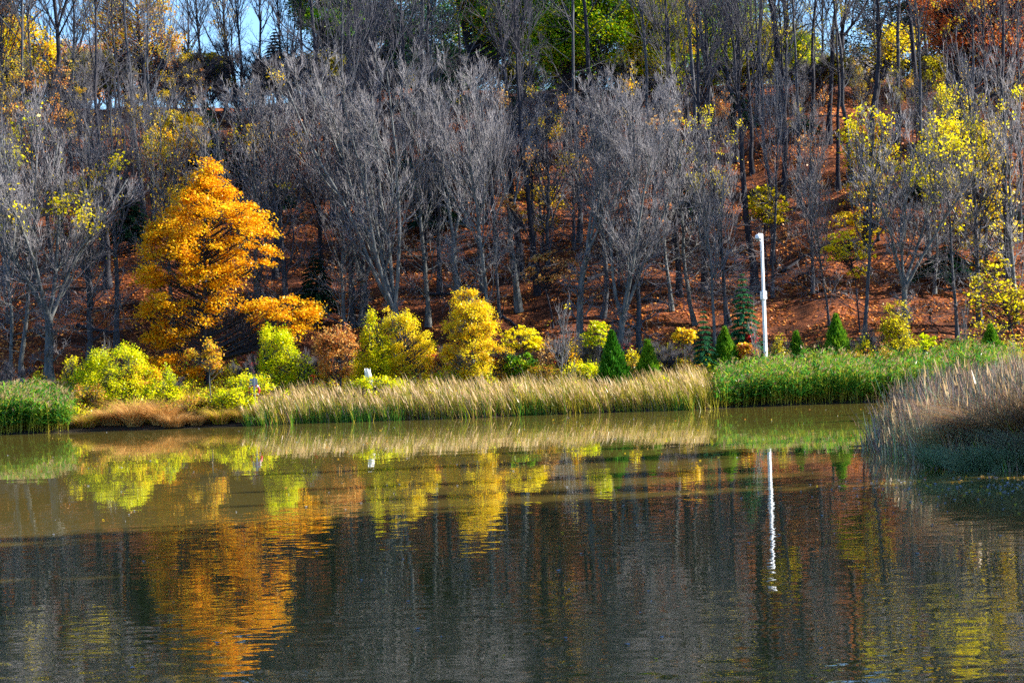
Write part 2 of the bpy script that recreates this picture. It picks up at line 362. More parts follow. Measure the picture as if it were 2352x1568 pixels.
# pale open-grown trees of the front row
bare_proto('vase_a', 'bark_pale', 'twig', seed=1, Ht=14, r0=0.20, stems=5, fork=0.30, spread=1.3, n1=12, n2=7, n3=4, n4=3, low=14, lowr=(0.3, 1.0))
bare_proto('vase_b', 'bark_pale', 'twig', seed=2, Ht=14, r0=0.18, stems=4, fork=0.22, spread=0.9, n1=13, n2=7, n3=4, n4=3, low=16, lowr=(0.3, 1.0))
bare_proto('vase_c', 'bark_pale', 'twig', seed=3, Ht=14, r0=0.19, stems=3, fork=0.40, spread=0.75, n1=15, n2=7, n3=4, n4=3, low=20, lowr=(0.25, 1.0))
bare_proto('vase_d', 'bark_pale', 'twig', seed=14, Ht=14, r0=0.19, stems=6, fork=0.16, spread=1.05, n1=10, n2=7, n3=4, n4=3, low=14, lowr=(0.3, 1.0))
bare_proto('single_a', 'bark_pale', 'twig', seed=4, Ht=14, r0=0.15, crown_from=0.25, n1=24, n2=7, n3=4, n4=2, low=20, lowr=(0.1, 0.5), spread=1.0, trop=0.14)
bare_proto('single_b', 'bark_grey', 'twig', seed=5, Ht=14, r0=0.17, crown_from=0.22, n1=24, n2=7, n3=4, n4=2, low=22, lowr=(0.08, 0.5), spread=0.95, trop=0.12)
bare_proto('thin_a', 'bark_pale', 'twig', seed=6, Ht=12, r0=0.08, low=16, crown_from=0.3, n1=16, n2=6, n3=4, n4=3, spread=0.6, trop=0.3)
bare_proto('thin_b', 'bark_grey', 'twig', seed=7, Ht=12, r0=0.09, low=14, crown_from=0.4, n1=14, n2=6, n3=4, n4=2, spread=0.7, trop=0.25)
# tall forest trees of the slope and the crest
bare_proto('tall_a', 'bark_grey', 'twig_dark', seed=8, Ht=20, r0=0.25, crown_from=0.35, n1=20, n2=7, n3=4, n4=2, low=10, spread=0.8)
bare_proto('tall_b', 'bark_dark', 'twig_dark', seed=9, Ht=21, r0=0.28, crown_from=0.42, n1=18, n2=7, n3=4, n4=2, low=10, spread=0.9)
bare_proto('tall_c', 'bark_dark', 'twig_dark', seed=10, Ht=20, r0=0.23, crown_from=0.4, n1=18, n2=7, n3=4, n4=2, low=12, spread=0.7)
bare_proto('pole_a', 'bark_dark', 'twig_dark', seed=31, Ht=22, r0=0.21, crown_from=0.55, n1=16, n2=6, n3=4, n4=2, spread=0.9, low=5, lowr=(0.3, 0.6))
bare_proto('pole_b', 'bark_grey', 'twig_dark', seed=32, Ht=22, r0=0.17, crown_from=0.6, n1=15, n2=6, n3=4, n4=2, spread=0.8, low=6, lowr=(0.25, 0.6))
bare_proto('pole_c', 'bark_dark', 'twig_dark', seed=33, Ht=22, r0=0.28, crown_from=0.5, n1=16, n2=6, n3=4, n4=2, spread=1.1, low=4, lowr=(0.3, 0.5))
bare_proto('tall_d', 'bark_dark', 'twig_dark', seed=12, Ht=20, r0=0.34, stems=4, fork=0.38, spread=1.25, n1=10, n2=7, n3=4, n4=2)
# leaves hanging on a bare crown
LEAFSETS = {}
def leafset(key, mat, frac, size=0.13, seed=0, zr=(0, 1), cluster=3):
    k = (key, mat, frac, seed, zr)
    if k not in LEAFSETS:
        rng = np.random.default_rng(seed+77)
        tips = BARE[key][2]; Ht = BARE[key][3]
        zz = tips[:, 2]/Ht
        m = (zz > zr[0]) & (zz < zr[1])
        tp = tips[m]
        nn = np.sin(tp[:, 0]*1.3+seed)*np.sin(tp[:, 1]*1.5+seed*2)*np.sin(tp[:, 2]*1.1+seed*3) + rng.normal(0, 0.25, len(tp))
        cut = np.quantile(nn, 1-min(1, frac))
        tp = tp[nn > cut]
        tp = np.repeat(tp, cluster, 0) + rng.normal(0, 0.13, (len(tp)*cluster, 3))
        gg = Geo(); gg.add(*leaves(tp, size, rng)); LEAFSETS[k] = gg.mesh(key+'_leaves', [mat])
    return LEAFSETS[k]
TILT = random.Random(3)
def place_bare(key, loc, Ht, label, group, rotz, name='bare_tree', cat='tree', widen=1.0, leaf=None):
    sc = Ht/BARE[key][3]
    t = thing(name, label, cat, loc, rotz, (sc*widen, sc*widen, sc), group)
    t.rotation_euler = (TILT.gauss(0, 0.035), TILT.gauss(0, 0.035), rotz)
    part('trunk', BARE[key][0], t); part('crown', BARE[key][1], t)
    if leaf: part('foliage', leafset(key, *leaf), t)
    return t

# ------------------------------------------------------------------ leafed trees whose crown fills an outline seen from the pond
def in_poly(px, py, poly):
    poly = np.array(poly, float); x1, y1 = poly[:, 0], poly[:, 1]; x2, y2 = np.roll(x1, -1), np.roll(y1, -1)
    c = np.zeros(len(px), bool)
    for a, b, c2, d in zip(x1, y1, x2, y2):
        if b == d: continue
        k = ((b > py) != (d > py)) & (px < (c2-a)*(py-b)/(d-b)+a); c ^= k
    return c
def crown_points(polys, n, Y, rng, depth=0.85, shell=0.0):
    out = []; areas = []
    for p in polys:
        q = np.array(p, float); areas.append(0.5*abs(np.dot(q[:, 0], np.roll(q[:, 1], 1))-np.dot(q[:, 1], np.roll(q[:, 0], 1))))
    for p, A in zip(polys, areas):
        q = np.array(p, float); m = max(3, int(round(n*A/sum(areas))))
        got = []
        while len(got) < m:
            x = rng.uniform(q[:, 0].min(), q[:, 0].max(), m*4); y = rng.uniform(q[:, 1].min(), q[:, 1].max(), m*4)
            k = in_poly(x, y, p); got += list(zip(x[k], y[k]))
        got = got[:m]
        for x, y in got:
            xs_ = np.linspace(q[:, 0].min(), q[:, 0].max(), 60); k = in_poly(xs_, np.full(60, y), p)
            if not k.any(): continue
            lo, hi = xs_[k].min(), xs_[k].max(); c = (lo+hi)/2; hw = max((hi-lo)/2, 4)
            dd = math.sqrt(max(0.05, 1-((x-c)/hw)**2))*hw/F*Y*depth
            dy = rng.uniform(-1, 1)*dd
            w_ = pix(x, y, Y); k2 = (Y+dy)/Y
            out.append([w_[0], Y+dy, w_[2]])
    return np.array(out)
def leafed_tree(name, label, cat, base_px, Y, polys, mat, nclump, nleaf, rc, leafsize=0.12, bark='bark_grey', trunk_r=0.08, flat=0.5, seed=0,
                group=None, stems=1, trunk_top=0.85, mat2=None, frac2=0.0, depth=0.85, twigs=True, tropism=0.35, cf=2.1, stray=1.4):
    rng = np.random.default_rng(1000+seed)
    base = on_ground(base_px[0], base_px[1], Y)
    nclump = int(nclump*cf); rc = rc*0.74
    P = crown_points(polys, nclump, Y, rng, depth)
    P = P - base
    ns = max(2, len(P)//7); cc = P.mean(0); ex = P[rng.integers(len(P), size=ns)]; ex = cc+(ex-cc)*rng.uniform(1.02, stray, (ns, 1)); P = np.concatenate([P, ex]); P[:, 2] = np.where(P[:, 2] < 0.15, rng.uniform(0.15, 0.4, len(P)), P[:, 2])
    ztop = P[:, 2].max(); zlow = max(P[:, 2].min(), 0.3)
    topx = P[np.argmax(P[:, 2])]
    t = thing(name, label, cat, base, 0, 1.0, group)
    gt = Geo()
    K = 9; tt = np.linspace(0, 1, K)
    stemP = []
    for s in range(stems):
        if stems == 1: tgt = np.array([topx[0]*0.8, topx[1]*0.3, ztop*trunk_top]); off = np.zeros(3)
        else:
            tgt = P[rng.integers(len(P))].copy(); tgt[2] = max(tgt[2], ztop*0.6); off = np.array([rng.normal(0, .12), rng.normal(0, .12), 0])
        q = off + tt[:, None]*(tgt-off)*np.array([1, 1, 0]) ** 1
        q[:, :2] = off[:2] + (tt**1.5)[:, None]*(tgt-off)[:2] + np.cumsum(rng.normal(0, 0.02*ztop/5, (K, 2)), 0)*(tt>0)[:, None]
        q[:, 2] = tt*tgt[2]; stemP.append(q)
    stemP = np.array(stemP); sr = trunk_r*(1-0.75*tt)[None]*np.ones((stems, 1))*(1 if stems == 1 else 0.6); sr[:, 0] *= 1.2
    gt.add(*tubes(stemP, sr, 8))
    # a limb from the trunk to every clump
    LP = []; LR = []
    for c in P:
        s = rng.integers(stems); q = stemP[s]
        hd = math.hypot(c[0], c[1])
        z0 = np.clip(c[2]-hd*(0.25+tropism)-0.15, 0.12*ztop, q[-1, 2]*0.97)
        b0 = np.array([np.interp(z0, q[:, 2], q[:, 0]), np.interp(z0, q[:, 2], q[:, 1]), z0])
        mid = b0*0.45 + c*0.55; mid[2] = b0[2]*0.55+c[2]*0.45 - 0.0*hd + rng.normal(0, 0.1)
        u = np.linspace(0, 1, 6)[:, None]
        l = (1-u)**2*b0 + 2*u*(1-u)*mid + u**2*c + rng.normal(0, 0.02, (6, 3))*(u*(1-u)*4)
        LP.append(l); r_ = min(trunk_r*0.45, 0.012+0.010*np.linalg.norm(c-b0)); LR.append(np.linspace(r_, 0.006, 6))
    gt.add(*tubes(np.array(LP), np.array(LR), 4))
    LP = np.array(LP)
    if twigs:
        Tp, Tr = grow(rng, LP, np.array(LR), 9, (0.35, 1.0), (0.4, 1.0), 0.3, 4, 0.05, 0.12, 0.6, rc*0.9)
        gt.add(*tubes(Tp, np.maximum(Tr, 0.005), 3))
    part('trunk', gt.mesh('trunk', [bark], True), t)
    # leaves in flattened clumps, uneven in size
    n = len(P)
    w_ = rng.uniform(0.15, 1.9, n); w_[-min(ns, n//3):] *= 0.3; w_ /= w_.sum()
    ci = rng.choice(n, nleaf, p=w_)
    rad = (rc*rng.uniform(0.6, 1.3, n))[ci]
    d = rng.normal(size=(nleaf, 3))*0.62; d *= np.minimum(1, 1.7/np.maximum(np.linalg.norm(d, axis=1), 1e-6))[:, None]
    d[:, 2] *= flat
    cen = P[ci] + d*rad[:, None]
    # clumps droop outwards
    out_ = unit(P[ci]*np.array([1, 1, 0])); cen[:, 2] -= 0.25*np.maximum(0, (d*out_).sum(1))*rad
    cen = cen[cen[:, 2] > 0.12]
    gl = Geo(); V, Q = leaves(cen, leafsize, rng, upbias=0.5)
    mi = (rng.random(len(cen)) < frac2).astype(np.int32) if mat2 else 0
    gl.add(V, Q, mi)
    part('crown', gl.mesh('crown', [mat]+([mat2] if mat2 else [])), t)
    return t

def ell(cx, cy, rx, ry, n=14, top=1.0):
    return [(cx+rx*math.cos(a)*(1 if math.sin(a) > 0 else top), cy+ry*math.sin(a)) for a in np.linspace(0, 2*PI, n, endpoint=False)]

# the big orange maple and its low right-hand boughs
leafed_tree('maple_tree', 'large orange maple in full leaf standing at the foot of the wooded slope', 'tree', (478, 870), 108.5,
    [[(478, 368), (505, 392), (528, 440), (560, 455), (600, 470), (618, 510), (622, 560), (632, 598), (600, 618), (550, 630), (535, 685), (500, 712), (465, 760), (430, 782), (380, 798), (350, 790), (325, 740), (318, 690), (340, 660), (310, 632), (330, 580), (345, 525), (385, 480), (425, 440), (450, 395)], [(450, 440), (468, 378), (484, 366), (512, 402), (530, 445), (490, 470)],
     [(560, 712), (620, 684), (700, 682), (738, 704), (735, 736), (700, 770), (630, 756), (560, 748)]],
    'orange', 170, 38000, 0.64, 0.135, 'bark_dark', 0.17, flat=0.42, seed=1, tropism=0.2, cf=1.6, stray=1.12, mat2='gold', frac2=0.25)
leafed_tree('maple_sapling', 'low orange bush under the big orange maple, above the lime shrub', 'bush', (420, 880), 108,
    [[(338, 822), (420, 815), (490, 845), (440, 872), (345, 868)]], 'orange', 22, 5200, 0.4, 0.12, seed=2, trunk_r=0.04, stems=3)
leafed_tree('lime_shrub', 'broad lime yellow shrub on the left bank below the orange maple', 'shrub', (255, 925), 104,
    [[(178, 905), (172, 870), (205, 830), (215, 800), (255, 822), (290, 795), (325, 815), (345, 850), (350, 890), (320, 925), (250, 930)]],
    'lime', 70, 16000, 0.42, 0.082, seed=3, trunk_r=0.04, stems=6, mat2='yellow', frac2=0.25, flat=0.8)
leafed_tree('orange_sapling', 'thin sapling with a tuft of orange leaves, right of the broad lime shrub', 'sapling', (482, 920), 102,
    [[(478, 775), (492, 775), (505, 805), (512, 835), (500, 850), (470, 845), (465, 815)], [(430, 805), (450, 800), (462, 830), (440, 835)]],
    'gold', 22, 1500, 0.28, 0.10, 'bark_pale', 0.035, seed=4, mat2='rust', frac2=0.3)
leafed_tree('lime_tree', 'upright lime green tree with two tops, behind the life ring post', 'tree', (640, 890), 104.5,
    [[(600, 768), (618, 758), (636, 775), (662, 757), (680, 790), (682, 840), (690, 870), (660, 890), (610, 885), (598, 840)]],
    'lime', 50, 13500, 0.32, 0.082, seed=5, trunk_r=0.05, stems=4, flat=1.6, mat2='yellow', frac2=0.15)
leafed_tree('rusty_tree', 'rusty orange thin leaved tree between the lime tree and the yellow trees', 'tree', (785, 890), 103.5,
    [[(760, 748), (800, 752), (822, 790), (818, 830), (790, 862), (745, 860), (722, 820), (718, 785)]],
    'rust', 50, 5200, 0.34, 0.10, seed=6, trunk_r=0.055, flat=0.7, mat2='tan', frac2=0.35)
leafed_tree('yellow_green_tree', 'narrow yellow-green tree behind the white plastic sleeve', 'tree', (858, 890), 104.8,
    [[(853, 722), (868, 750), (885, 775), (902, 800), (900, 860), (870, 885), (825, 882), (815, 830), (828, 780), (845, 750)]],
    'lime', 55, 14000, 0.34, 0.082, seed=7, trunk_r=0.05, stems=3, flat=1.3, mat2='yellow', frac2=0.55)
leafed_tree('forked_yellow_tree', 'yellow tree with a forked top left of the tall golden tree', 'tree', (935, 890), 105,
    [[(888, 718), (915, 735), (930, 712), (945, 730), (970, 722), (950, 755), (962, 770), (985, 765), (995, 810), (1000, 850), (960, 880), (905, 880), (890, 830), (905, 775), (888, 745)]],
    'yellow', 60, 13500, 0.34, 0.082, seed=8, trunk_r=0.06, stems=2, flat=0.7, mat2='gold', frac2=0.4)
leafed_tree('golden_tree', 'tall golden yellow tree in the centre of the far bank', 'tree', (1093, 885), 103.8,
    [[(1060, 668), (1080, 662), (1100, 672), (1112, 700), (1128, 708), (1138, 760), (1128, 785), (1150, 800), (1142, 830), (1110, 865), (1060, 870), (1025, 845), (1020, 800), (1035, 780), (1020, 750), (1040, 720), (1042, 690)]],
    'gold', 95, 20500, 0.34, 0.085, 'bark_pale', 0.07, seed=9, flat=0.65, mat2='yellow', frac2=0.35)
leafed_tree('sparse_yellow_shrub', 'open yellow leaved shrub just right of the tall golden tree', 'shrub', (1200, 880), 106,
    [[(1152, 765), (1190, 745), (1225, 752), (1243, 790), (1220, 812), (1190, 800), (1160, 800)]],
    'yellow', 30, 1900, 0.24, 0.13, seed=10, trunk_r=0.03, stems=6, flat=0.4)
leafed_tree('green_shrub', 'low green shrub under the open yellow shrub', 'shrub', (1200, 890), 105,
    [[(1165, 850), (1172, 815), (1210, 812), (1235, 830), (1232, 865), (1180, 870)]],
    'green', 24, 3500, 0.28, 0.11, seed=11, trunk_r=0.02, stems=4)
leafed_tree('lime_sapling', 'spindly sapling with lime leaf tufts left of the dark green cone', 'sapling', (1360, 880), 105,
    [[(1335, 790), (1360, 740), (1378, 735), (1400, 760), (1388, 790), (1360, 800)], [(1330, 848), (1370, 838), (1400, 850), (1370, 868)]],
    'lime', 26, 1500, 0.26, 0.12, seed=12, trunk_r=0.025, stems=4, flat=0.4, mat2='yellow', frac2=0.3)
leafed_tree('yellow_tipped_sapling', 'grey stemmed sapling with yellow leaf tips left of the blue-green conifer', 'sapling', (1570, 880), 103,
    [[(1548, 775), (1558, 757), (1588, 757), (1600, 775), (1585, 790), (1560, 785)]],
    'gold', 16, 1150, 0.22, 0.12, seed=13, trunk_r=0.025, stems=4, flat=0.4)
leafed_tree('red_orange_shrub', 'small orange-red shrub at the left foot of the white camera pole', 'shrub', (1712, 860), 105,
    [[(1692, 800), (1705, 788), (1735, 795), (1740, 815), (1720, 835), (1700, 830)]],
    'redorange', 22, 3000, 0.25, 0.11, seed=14, trunk_r=0.02, stems=3, mat2='gold', frac2=0.5)
leafed_tree('olive_yellow_tree', 'slim olive-yellow young tree at the foot of the sunlit slope', 'tree', (2060, 850), 105,
    [[(2058, 662), (2070, 690), (2090, 735), (2095, 790), (2070, 815), (2035, 812), (2025, 760), (2040, 700)]],
    'olive', 36, 3000, 0.32, 0.10, seed=15, trunk_r=0.045, flat=0.7, mat2='yellow', frac2=0.4)
leafed_tree('yellow_shrub', 'yellow shrub beside the right-hand green cone', 'shrub', (2225, 850), 106.5,
    [[(2200, 790), (2225, 735), (2300, 735), (2340, 770), (2320, 820), (2240, 830)]],
    'yellow', 30, 900, 0.36, 0.095, seed=16, trunk_r=0.03, stems=5, mat2='olive', frac2=0.4)
leafed_tree('lime_sprout', 'lime sprig leaning above the reeds right of the olive-yellow tree', 'sapling', (2120, 850), 103,
    [[(2108, 780), (2125, 762), (2150, 785), (2140, 800), (2115, 800)]], 'lime', 10, 520, 0.2, 0.11, seed=17, trunk_r=0.02)
mids = [(165, 800, 905, 'yellow', 'wispy yellow sapling left of the broad lime shrub'), (385, 840, 915, 'lime', 'wispy lime sapling between the broad lime shrub and the orange sapling'), (540, 830, 900, 'olive', 'olive wispy sapling left of the life ring'),
        (700, 815, 885, 'lime', 'wispy lime sapling between the upright lime tree and the rusty tree'), (745, 830, 885, 'gold', 'small gold sapling at the foot of the rusty tree'), (812, 800, 885, 'yellow', 'small yellow sapling between the rusty tree and the yellow-green tree'),
        (1010, 800, 880, 'rust', 'small rust sapling at the left foot of the tall golden tree'), (1165, 790, 880, 'gold', 'small gold sapling at the right foot of the tall golden tree'), (1255, 770, 870, 'tan', 'wispy tan sapling left of the bare sapling'),
        (1312, 780, 870, 'gold', 'wispy gold sapling right of the bare sapling'), (1455, 800, 860, 'yellow', 'thin yellow sapling between the two cone evergreens'), (1530, 790, 870, 'olive', 'wispy olive sapling right of the small yellow-green cone'),
        (1618, 800, 870, 'olive', 'wispy olive sapling in front of the blue-green conifer'), (1790, 770, 840, 'olive', 'wispy olive sapling right of the camera pole'), (1880, 780, 840, 'rust', 'small rust sapling left of the round-topped evergreen'), (1985, 770, 840, 'yellow', 'wispy yellow sapling between round-topped evergreen and olive-yellow tree')]
for i, (x, ty, by, mt, lb) in enumerate(mids):
    leafed_tree('small_sapling', lb, 'sapling', (x, by), 104.5+(i % 3)*0.7, [[(x-4, ty), (x+6, ty+4), (x+20, (ty+by)/2), (x+14, by-12), (x-16, by-10), (x-19, (ty+by)/2)]], mt, 16, 620, 0.3, 0.10, 'bark_pale', 0.02, seed=200+i, stems=3, flat=0.9,
                group='small saplings among the bank weeds')
reds = [(1150, 828, 20, 14, 'crimson bush under the open yellow shrub'), (1205, 838, 26, 8, 'flat strip of red bush between yellow shrub and bare sapling'),
        (1440, 802, 14, 13, 'crimson bush right behind the dark green cone'), (993, 828, 14, 16, 'bright red bush at the right foot of the forked yellow tree'),
        (700, 868, 20, 14, 'red bush right of the upright lime tree'), (590, 848, 22, 14, 'purple-red bush above the life ring'), (1300, 830, 22, 9, 'red bush beside the bare sapling'),
        (1725, 776, 12, 10, 'red bush tip left of the white pole')]
for i, (x, y, rx, ry, lb) in enumerate(reds):
    leafed_tree('red_bush', lb, 'bush', (x, y+30), 106, [ell(x, y, rx, ry)], 'red', 9, 420, 0.2, 0.10, seed=30+i, trunk_r=0.015, stems=4, group='red bushes on the bank')
# ochre shrubs low on the left bank and behind the reeds
low = [(200, 905, 40, 22, 'olive', 'olive shrub at the left edge of the broad lime shrub'), (370, 905, 40, 30, 'lime', 'small lime shrub right of the broad lime shrub'),
       (440, 935, 55, 22, 'olive', 'low ochre shrub above the dry grass'), (545, 915, 50, 28, 'lime', 'low lime shrub left of the life ring'),
       (380, 950, 50, 22, 'olive', 'olive mound of shrub beside the dry grass tuft'), (575, 880, 50, 18, 'lime', 'yellow-green shrub behind the life ring'),
       (1040, 868, 40, 14, 'lime', 'low lime shrub at the left foot of the golden tree'), (1250, 858, 40, 16, 'olive', 'ochre shrub under the bare sapling'),
       (1450, 850, 28, 20, 'olive', 'ochre shrub between the two green cones'), (1340, 850, 50, 16, 'lime', 'lime green shrub left of the dark green cone'),
       (1580, 850, 40, 22, 'olive', 'ochre shrub below the yellow tipped sapling'), (1620, 860, 16, 24, 'lime', 'narrow yellow shrub below the blue-green conifer'),
       (870, 880, 60, 14, 'lime', 'low lime shrub in front of the yellow-green tree'), (2000, 820, 60, 16, 'olive', 'ochre shrub behind the broad leaved reeds'),
       (2330, 830, 40, 20, 'olive', 'ochre shrub at the right end of the bank'), (320, 870, 50, 30, 'yellow', 'yellow shrub joined to the right side of the broad lime shrub')]
for i, (x, y, rx, ry, mt, lb) in enumerate(low):
    leafed_tree('low_shrub', lb, 'shrub', (x, y+ry), 104.0 if y < 880 else (101.5 if y < 915 else 99.4), [ell(x, y, rx, ry)], mt, 24, int(rx*ry*2.0)+400, 0.28, 0.095, seed=50+i, trunk_r=0.02, stems=5,
                mat2='yellow' if mt == 'lime' else 'rust', frac2=0.3, flat=0.8, group='low shrubs along the far bank')

# ------------------------------------------------------------------ conifers
def cone_tree(name, label, px, top_py, base_py, wpx, Y, mat, n, seed, group=None, kind='cedar'):
    rng = np.random.default_rng(3000+seed)
    base = on_ground(px, base_py, Y); top = pix(px, top_py, Y)
    h = top[2]-base[2]; R = wpx/2/F*Y
    t = thing(name, label, 'conifer', base, rng.uniform(0, 6), 1.0, group)
    K = 6; tt = np.linspace(0, 1, K)
    gt = Geo(); gt.add(*tubes(np.stack([tt*0, tt*0, tt*h*0.93], 1)[None], (max(0.03, h*0.014)*(1-0.85*tt))[None], 6))
    gl = Geo()
    if kind == 'cedar':
        u = rng.uniform(0, 1, n)**1.35; z = u*h
        prof = np.where(u < 0.18, 0.72+u*1.55, 1.0*(1-((u-0.18)/0.82)**1.35))
        az = rng.uniform(0, 2*PI, n)
        lob = 1+0.26*np.sin(az*5+z*3+seed)*np.sin(z*5.1+az*2)+0.12*np.sin(az*3-z*7+seed)+rng.normal(0, 0.13, n)
        rr = 1.18*R*np.maximum(prof, 0.03)*lob*rng.uniform(0.55, 1.0, n)**0.5
        cen = np.stack([rr*np.cos(az), rr*np.sin(az), z+0.05], 1)
        outv = np.stack([np.cos(az)*0.55, np.sin(az)*0.55, np.full(n, 0.9)], 1)+rng.normal(0, 0.25, (n, 3))
        L = rng.uniform(0.08, 0.2, n)*(1 if h < 4 else 1.5); V, Q = ribbons(cen, unit(outv), L, L*0.55, rng.normal(0, 0.02, (n, 3)), rng, 3)
        gl.add(V, Q)
    else:   # spruce / hemlock: whorls of boughs carrying needle sprays
        nw = int(h/(0.26 if h < 7 else 0.5)); BP = []; BR = []
        for k in range(nw):
            u = (k+0.5)/nw; z = h*(0.05+0.93*u) if kind == 'spruce' else h*(0.16+0.82*u)
            nb = 7 if h < 7 else 8
            for j in range(nb):
                a = j*2*PI/nb+k*0.7+rng.normal(0, 0.2); l = R*(1-u)**0.85*rng.uniform(0.65, 1.12)+0.06
                q = np.linspace(0, 1, 5)
                dz = (0.30*q-0.55*q**2)*l + rng.normal(0, 0.04)*q*l
                BP.append(np.stack([np.cos(a)*l*q, np.sin(a)*l*q, z+dz+(1-u)*0.0], 1)); BR.append(np.linspace(0.012+0.006*l, 0.004, 5))
        BP = np.array(BP); BR = np.array(BR); gt.add(*tubes(BP, BR, 3))
        m = n; bi = rng.integers(len(BP), size=m)
        bl = np.linalg.norm(BP[:, -1]-BP[:, 0], axis=1); pr = bl/bl.sum(); bi = rng.choice(len(BP), m, p=pr)
        f = rng.uniform(0.12, 1.0, m)*4; i = np.minimum(f.astype(int), 3); fr = (f-i)[:, None]
        p = BP[bi, i]*(1-fr)+BP[bi, i+1]*fr
        bd = unit(BP[bi, 4]-BP[bi, 0]); sd = np.cross(bd, np.array([0, 0, 1.0]))*rng.choice([-1, 1], m)[:, None]
        dv = unit(bd*0.7+sd*rng.uniform(0.1, 1.1, (m, 1))+np.array([0, 0, -0.2])+rng.normal(0, 0.2, (m, 3)))
        L = (0.10+0.16*bl[bi])*rng.uniform(0.5, 1.2, m)*(1-0.4*f/4); 
        V, Q = ribbons(p, dv, L, L*0.34+0.02, np.array([0, 0, -1.0])*(L*0.2)[:, None], rng, 3); gl.add(V, Q)
    part('trunk', gt.mesh('trunk', ['bark_dark'], True), t); part('crown', gl.mesh('crown', [mat]), t)
    return t
cone_tree('cone_conifer', 'dense dark green cone-shaped evergreen standing behind the cattails', 1409, 766, 875, 56, 102.5, 'cedar', 14000, 1)
cone_tree('cone_conifer', 'small yellow-green cone-shaped evergreen right of the dark green cone', 1490, 788, 870, 48, 103, 'cedar_lime', 7000, 2)
cone_tree('cone_conifer', 'bushy green evergreen between blue-green conifer and orange-red shrub', 1668, 758, 865, 60, 105, 'cedar_lime', 8000, 3)
cone_tree('cone_conifer', 'small green evergreen right of the white camera pole', 1832, 768, 850, 44, 106, 'cedar_lime', 5200, 4)
cone_tree('cone_conifer', 'round-topped green evergreen in front of the sunlit slope', 1924, 728, 840, 60, 106, 'cedar_lime', 9000, 5)
cone_tree('cone_conifer', 'feathery green evergreen above the brown reeds at far right', 2278, 752, 850, 56, 105.5, 'cedar_lime', 7500, 6)
cone_tree('spruce_tree', 'blue-green conifer left of the young spruce', 1620, 705, 865, 80, 104.5, 'spruce', 26000, 7, kind='spruce')
cone_tree('spruce_tree', 'young pointed spruce just left of the white camera pole', 1712, 618, 845, 120, 106.5, 'spruce', 34000, 8, kind='spruce')
hem = [(480, 230, 420, 120, 140, 'dark evergreen high on the slope above the maple top'), (560, 260, 480, 120, 136, 'dark evergreen on the slope right above the maple'), (840, 230, 460, 150, 138, 'dark evergreen on the slope above the yellow-green tree'), (930, 330, 560, 130, 131, 'dark evergreen in the slope shade above the forked yellow tree'), (1110, 330, 540, 120, 134, 'dark evergreen in the slope shade behind the golden tree line'),
       (1180, 210, 420, 130, 143, 'dark evergreen near the crest above the open yellow shrub'), (1300, 230, 440, 120, 142, 'dark evergreen near the crest above the bare sapling'), (1400, 260, 480, 120, 139, 'dark evergreen high above the dark green cone'), (1530, 270, 470, 120, 140, 'dark evergreen high above the yellow tipped sapling'), (1600, 380, 580, 110, 130, 'dark evergreen on the slope above the blue-green conifer'), (1850, 260, 440, 110, 141, 'dark evergreen high above the small green evergreen'),
       (640, 60, 330, 130, 150, 'dark hemlock on the crest left of the sky gap'), (800, -60, 230, 200, 154, 'broad dark evergreen on the crest right of the sky gap'),
       (910, -40, 250, 170, 153, 'dark evergreen on the crest left of the green-gold trees'), (1005, 350, 640, 170, 128, 'dark evergreen in the middle of the slope behind the pale tree'),
       (1010, 100, 330, 150, 146, 'dark evergreen high on the slope below the green crest trees'), (2180, 560, 760, 190, 121, 'low dark evergreen at the slope foot right of the sunlit leaf patch'),
       (2290, 420, 760, 160, 126, 'dark evergreen behind the yellow trees at right'), (1700, 200, 420, 110, 143, 'small dark evergreen high on the slope above the camera pole'),
       (20, -150, 200, 220, 152, 'dark pine on the crest at the upper left corner'), (730, 560, 760, 120, 117, 'low dark evergreen right of the orange maple'),
       (2230, 200, 600, 150, 132, 'tall dark evergreen on the slope at right'), (2130, 330, 560, 120, 130, 'dark evergreen behind the forked bare tree at right'),
       (300, 400, 640, 120, 126, 'dark evergreen behind the left side of the orange maple'), (640, 400, 600, 130, 131, 'dark evergreen above the right shoulder of the orange maple')]
for i, (x, ty, by, wd, Y, lb) in enumerate(hem):
    cone_tree('evergreen_tree', lb, x, ty, by, wd, Y, 'hemlock', 26000, 20+i, 'dark evergreens in the wood', kind='hemlock')

